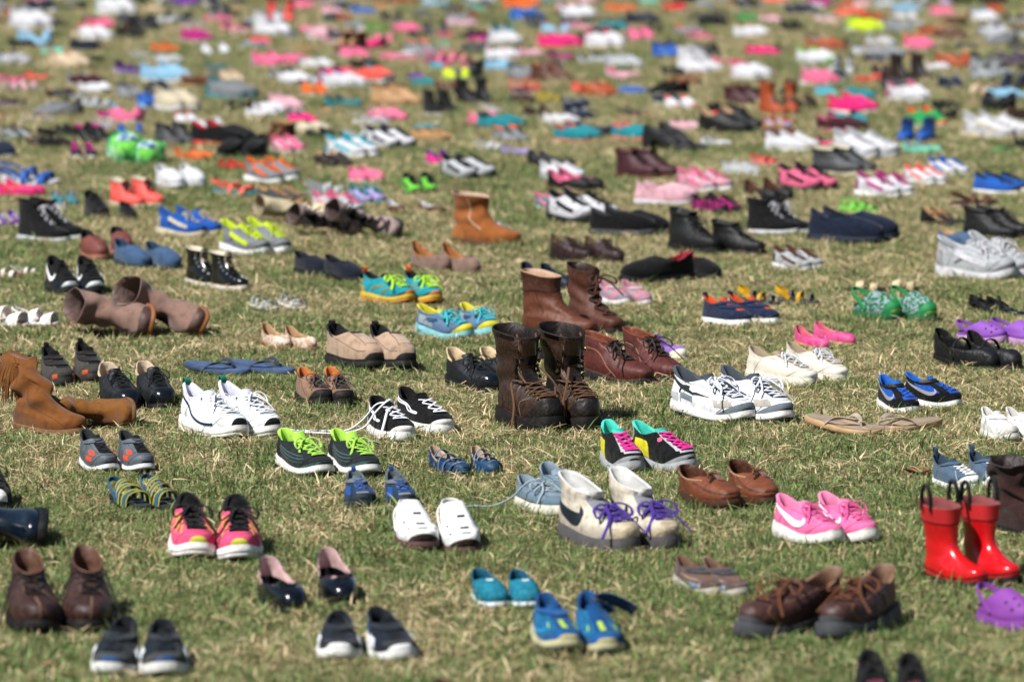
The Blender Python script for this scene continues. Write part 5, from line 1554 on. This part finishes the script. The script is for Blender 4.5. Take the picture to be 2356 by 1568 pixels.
def tuft(name, n, spread, hmin, hmax, green, lean, flatshare, wid=.0011, seed=0):
    r = np.random.default_rng(seed)
    V, F, mi, tone = [], [], [], []
    for k in range(n):
        a = r.uniform(0, 6.283); d = spread * math.sqrt(r.uniform())
        base = np.array([d * math.cos(a), d * math.sin(a), 0.0])
        g = r.uniform() < green
        h = r.uniform(hmin, hmax) * (1.15 if g else 1.0)
        az = r.uniform(0, 6.283)
        dirv = np.array([math.cos(az), math.sin(az), 0])
        side = np.array([-dirv[1], dirv[0], 0])
        w = wid * r.uniform(.6, 1.25) * (2.0 if g and r.uniform() < .15 else 1.0)
        pts = []
        if r.uniform() < flatshare:               # a dry blade lying on the thatch
            z0 = r.uniform(.004, .020)
            tilt = r.uniform(-.25, .45)
            for f in (0, .5, 1):
                pts.append(base + dirv * h * 1.1 * f + np.array([0, 0, z0 + tilt * h * f + .06 * h * math.sin(f * 3.1)]))
        else:
            ln = r.uniform(.15, 1.0) * lean
            for f in (0, .5, 1):
                pts.append(base + dirv * h * ln * f ** 1.7 + np.array([0, 0, h * (f - .28 * ln * f * f)]))
        tw = r.uniform(-.7, .7)
        o = len(V)
        t = r.uniform()
        for f, p in zip((1, .8), pts):
            sd = side * math.cos(tw) + np.array([0, 0, 1]) * math.sin(tw) * .6
            V += [p - sd * w * f, p + sd * w * f]
        V.append(pts[2])
        F += [(o, o + 1, o + 3, o + 2), (o + 2, o + 3, o + 4)]
        mi += [0 if g else 1] * 2
        tone += [t] * 5
    me = bpy.data.meshes.new(name)
    me.from_pydata([tuple(v) for v in V], [], F)
    me.materials.append(GREEN); me.materials.append(STRAW)
    me.polygons.foreach_set("material_index", mi)
    at = me.attributes.new('tone', 'FLOAT', 'POINT')
    at.data.foreach_set('value', tone)
    return bpy.data.objects.new(name, me)


tufts = bpy.data.collections.new("grass_tufts")
VAR = []
for i in range(4):
    VAR.append(tuft("straw_tuft", 54, .028, .008, .030, .24, .9, .40, seed=20 + i))
for i in range(4):
    VAR.append(tuft("mixed_tuft", 54, .028, .008, .030, .46, .85, .30, seed=40 + i))
for i in range(4):
    VAR.append(tuft("green_tuft", 54, .028, .010, .034, .70, .8, .20, seed=60 + i))
for o in VAR:
    tufts.objects.link(o)
names = sorted(range(len(VAR)), key=lambda i: VAR[i].name)      # collection info sorts by name


def value_noise(x, y, sc, seed):
    r = np.random.default_rng(seed)
    T = r.uniform(0, 1, (64, 64))
    u, v = x * sc, y * sc
    i, j = np.floor(u).astype(int), np.floor(v).astype(int)
    fu, fv = u - i, v - j
    fu, fv = fu * fu * (3 - 2 * fu), fv * fv * (3 - 2 * fv)
    g = lambda a, b: T[a % 64, b % 64]
    return (g(i, j) * (1 - fu) + g(i + 1, j) * fu) * (1 - fv) + (g(i, j + 1) * (1 - fu) + g(i + 1, j + 1) * fu) * fv


def scatter():
    P = []
    for y0, y1, dens in ((7.4, 11, 3800), (11, 16, 3200), (16, 23, 1900), (23, 41, 1000)):
        wmax = y1 * PW / FPX / 2 * 1.06 + .8
        n = int(2 * wmax * (y1 - y0) * dens)
        x, y = nrng.uniform(-wmax, wmax, n), nrng.uniform(y0, y1, n)
        k = np.abs(x) < y * PW / FPX / 2 * 1.06 + .8
        P.append(np.stack([x[k], y[k]], 1))
    P = np.vstack(P)
    keep = np.ones(len(P), bool)
    order = np.argsort(P[:, 1]); P = P[order]
    ys = P[:, 1]
    for fx, fy, a, x0, x1, y0, y1 in FOOT:
        lo, hi = np.searchsorted(ys, (fy - .35, fy + .35))
        q = P[lo:hi] - np.array([fx, fy])
        ca, sa = math.cos(a), math.sin(a)
        u, v = q[:, 0] * ca + q[:, 1] * sa, -q[:, 0] * sa + q[:, 1] * ca
        cu, cv = (x0 + x1) / 2, (y0 + y1) / 2
        hu, hv = (x1 - x0) / 2 + .002, (y1 - y0) / 2 + .002
        keep[lo:hi] &= ~((np.abs((u - cu) / hu) ** 2.6 + np.abs((v - cv) / hv) ** 2.6) < 1)
    return P[keep]


pts = scatter()
n = len(pts)
me = bpy.data.meshes.new("grass")
me.vertices.add(n)
me.vertices.foreach_set("co", np.concatenate([pts, np.zeros((n, 1))], 1).ravel())
fld = .34 * value_noise(pts[:, 0], pts[:, 1] * .4, 1.9, 3) + .36 * value_noise(pts[:, 0], pts[:, 1] * .7, 5.0, 4) + .3 * value_noise(pts[:, 0], pts[:, 1], 14, 5)
fld = fld + nrng.normal(0, .11, n) + .03 - .10 * np.clip((pts[:, 1] - 9) / 10, 0, 1)
cls = np.where(fld < .49, 0, np.where(fld < .62, 1, 2))
inv = {VAR[k].name: i for i, k in enumerate(names)}
table = np.array([[inv[VAR[c * 4 + j].name] for j in range(4)] for c in range(3)])
idx = table[cls, nrng.integers(0, 4, n)]
a = me.attributes.new('variant', 'INT', 'POINT'); a.data.foreach_set('value', idx.astype(np.int32))
rot = np.stack([nrng.normal(0, .12, n), nrng.normal(0, .12, n), nrng.uniform(0, 6.283, n)], 1)
a = me.attributes.new('turn', 'FLOAT_VECTOR', 'POINT'); a.data.foreach_set('vector', rot.ravel())
far = 1 + np.clip((pts[:, 1] - 15) / 11, 0, 1) * .45
scl = np.where(nrng.uniform(0, 1, n) < .05, nrng.uniform(1.2, 1.7, n), nrng.uniform(.6, 1.12, n)) * far
a = me.attributes.new('size', 'FLOAT', 'POINT'); a.data.foreach_set('value', scl)
grass = bpy.data.objects.new("grass", me)
grass['kind'] = 'stuff'
grass['label'] = 'short lawn grass, green blades mixed with dry straw'
COL.objects.link(grass)
ng = bpy.data.node_groups.new("lawn_blades", 'GeometryNodeTree')
ng.interface.new_socket("Geometry", in_out='INPUT', socket_type='NodeSocketGeometry')
ng.interface.new_socket("Geometry", in_out='OUTPUT', socket_type='NodeSocketGeometry')
N, Lk = ng.nodes, ng.links
gi, gout = N.new("NodeGroupInput"), N.new("NodeGroupOutput")
inst = N.new("GeometryNodeInstanceOnPoints")
ci = N.new("GeometryNodeCollectionInfo")
ci.inputs[0].default_value = tufts
ci.inputs[1].default_value = True
ci.inputs[2].default_value = True


def attr(name, typ):
    q = N.new("GeometryNodeInputNamedAttribute")
    q.data_type = typ
    q.inputs[0].default_value = name
    return q.outputs[0]


Lk.new(gi.outputs[0], inst.inputs["Points"])
Lk.new(ci.outputs[0], inst.inputs["Instance"])
inst.inputs["Pick Instance"].default_value = True
Lk.new(attr('variant', 'INT'), inst.inputs["Instance Index"])
Lk.new(attr('turn', 'FLOAT_VECTOR'), inst.inputs["Rotation"])
Lk.new(attr('size', 'FLOAT'), inst.inputs["Scale"])
Lk.new(inst.outputs[0], gout.inputs[0])
md = grass.modifiers.new("lawn_blades", 'NODES')
md.node_group = ng
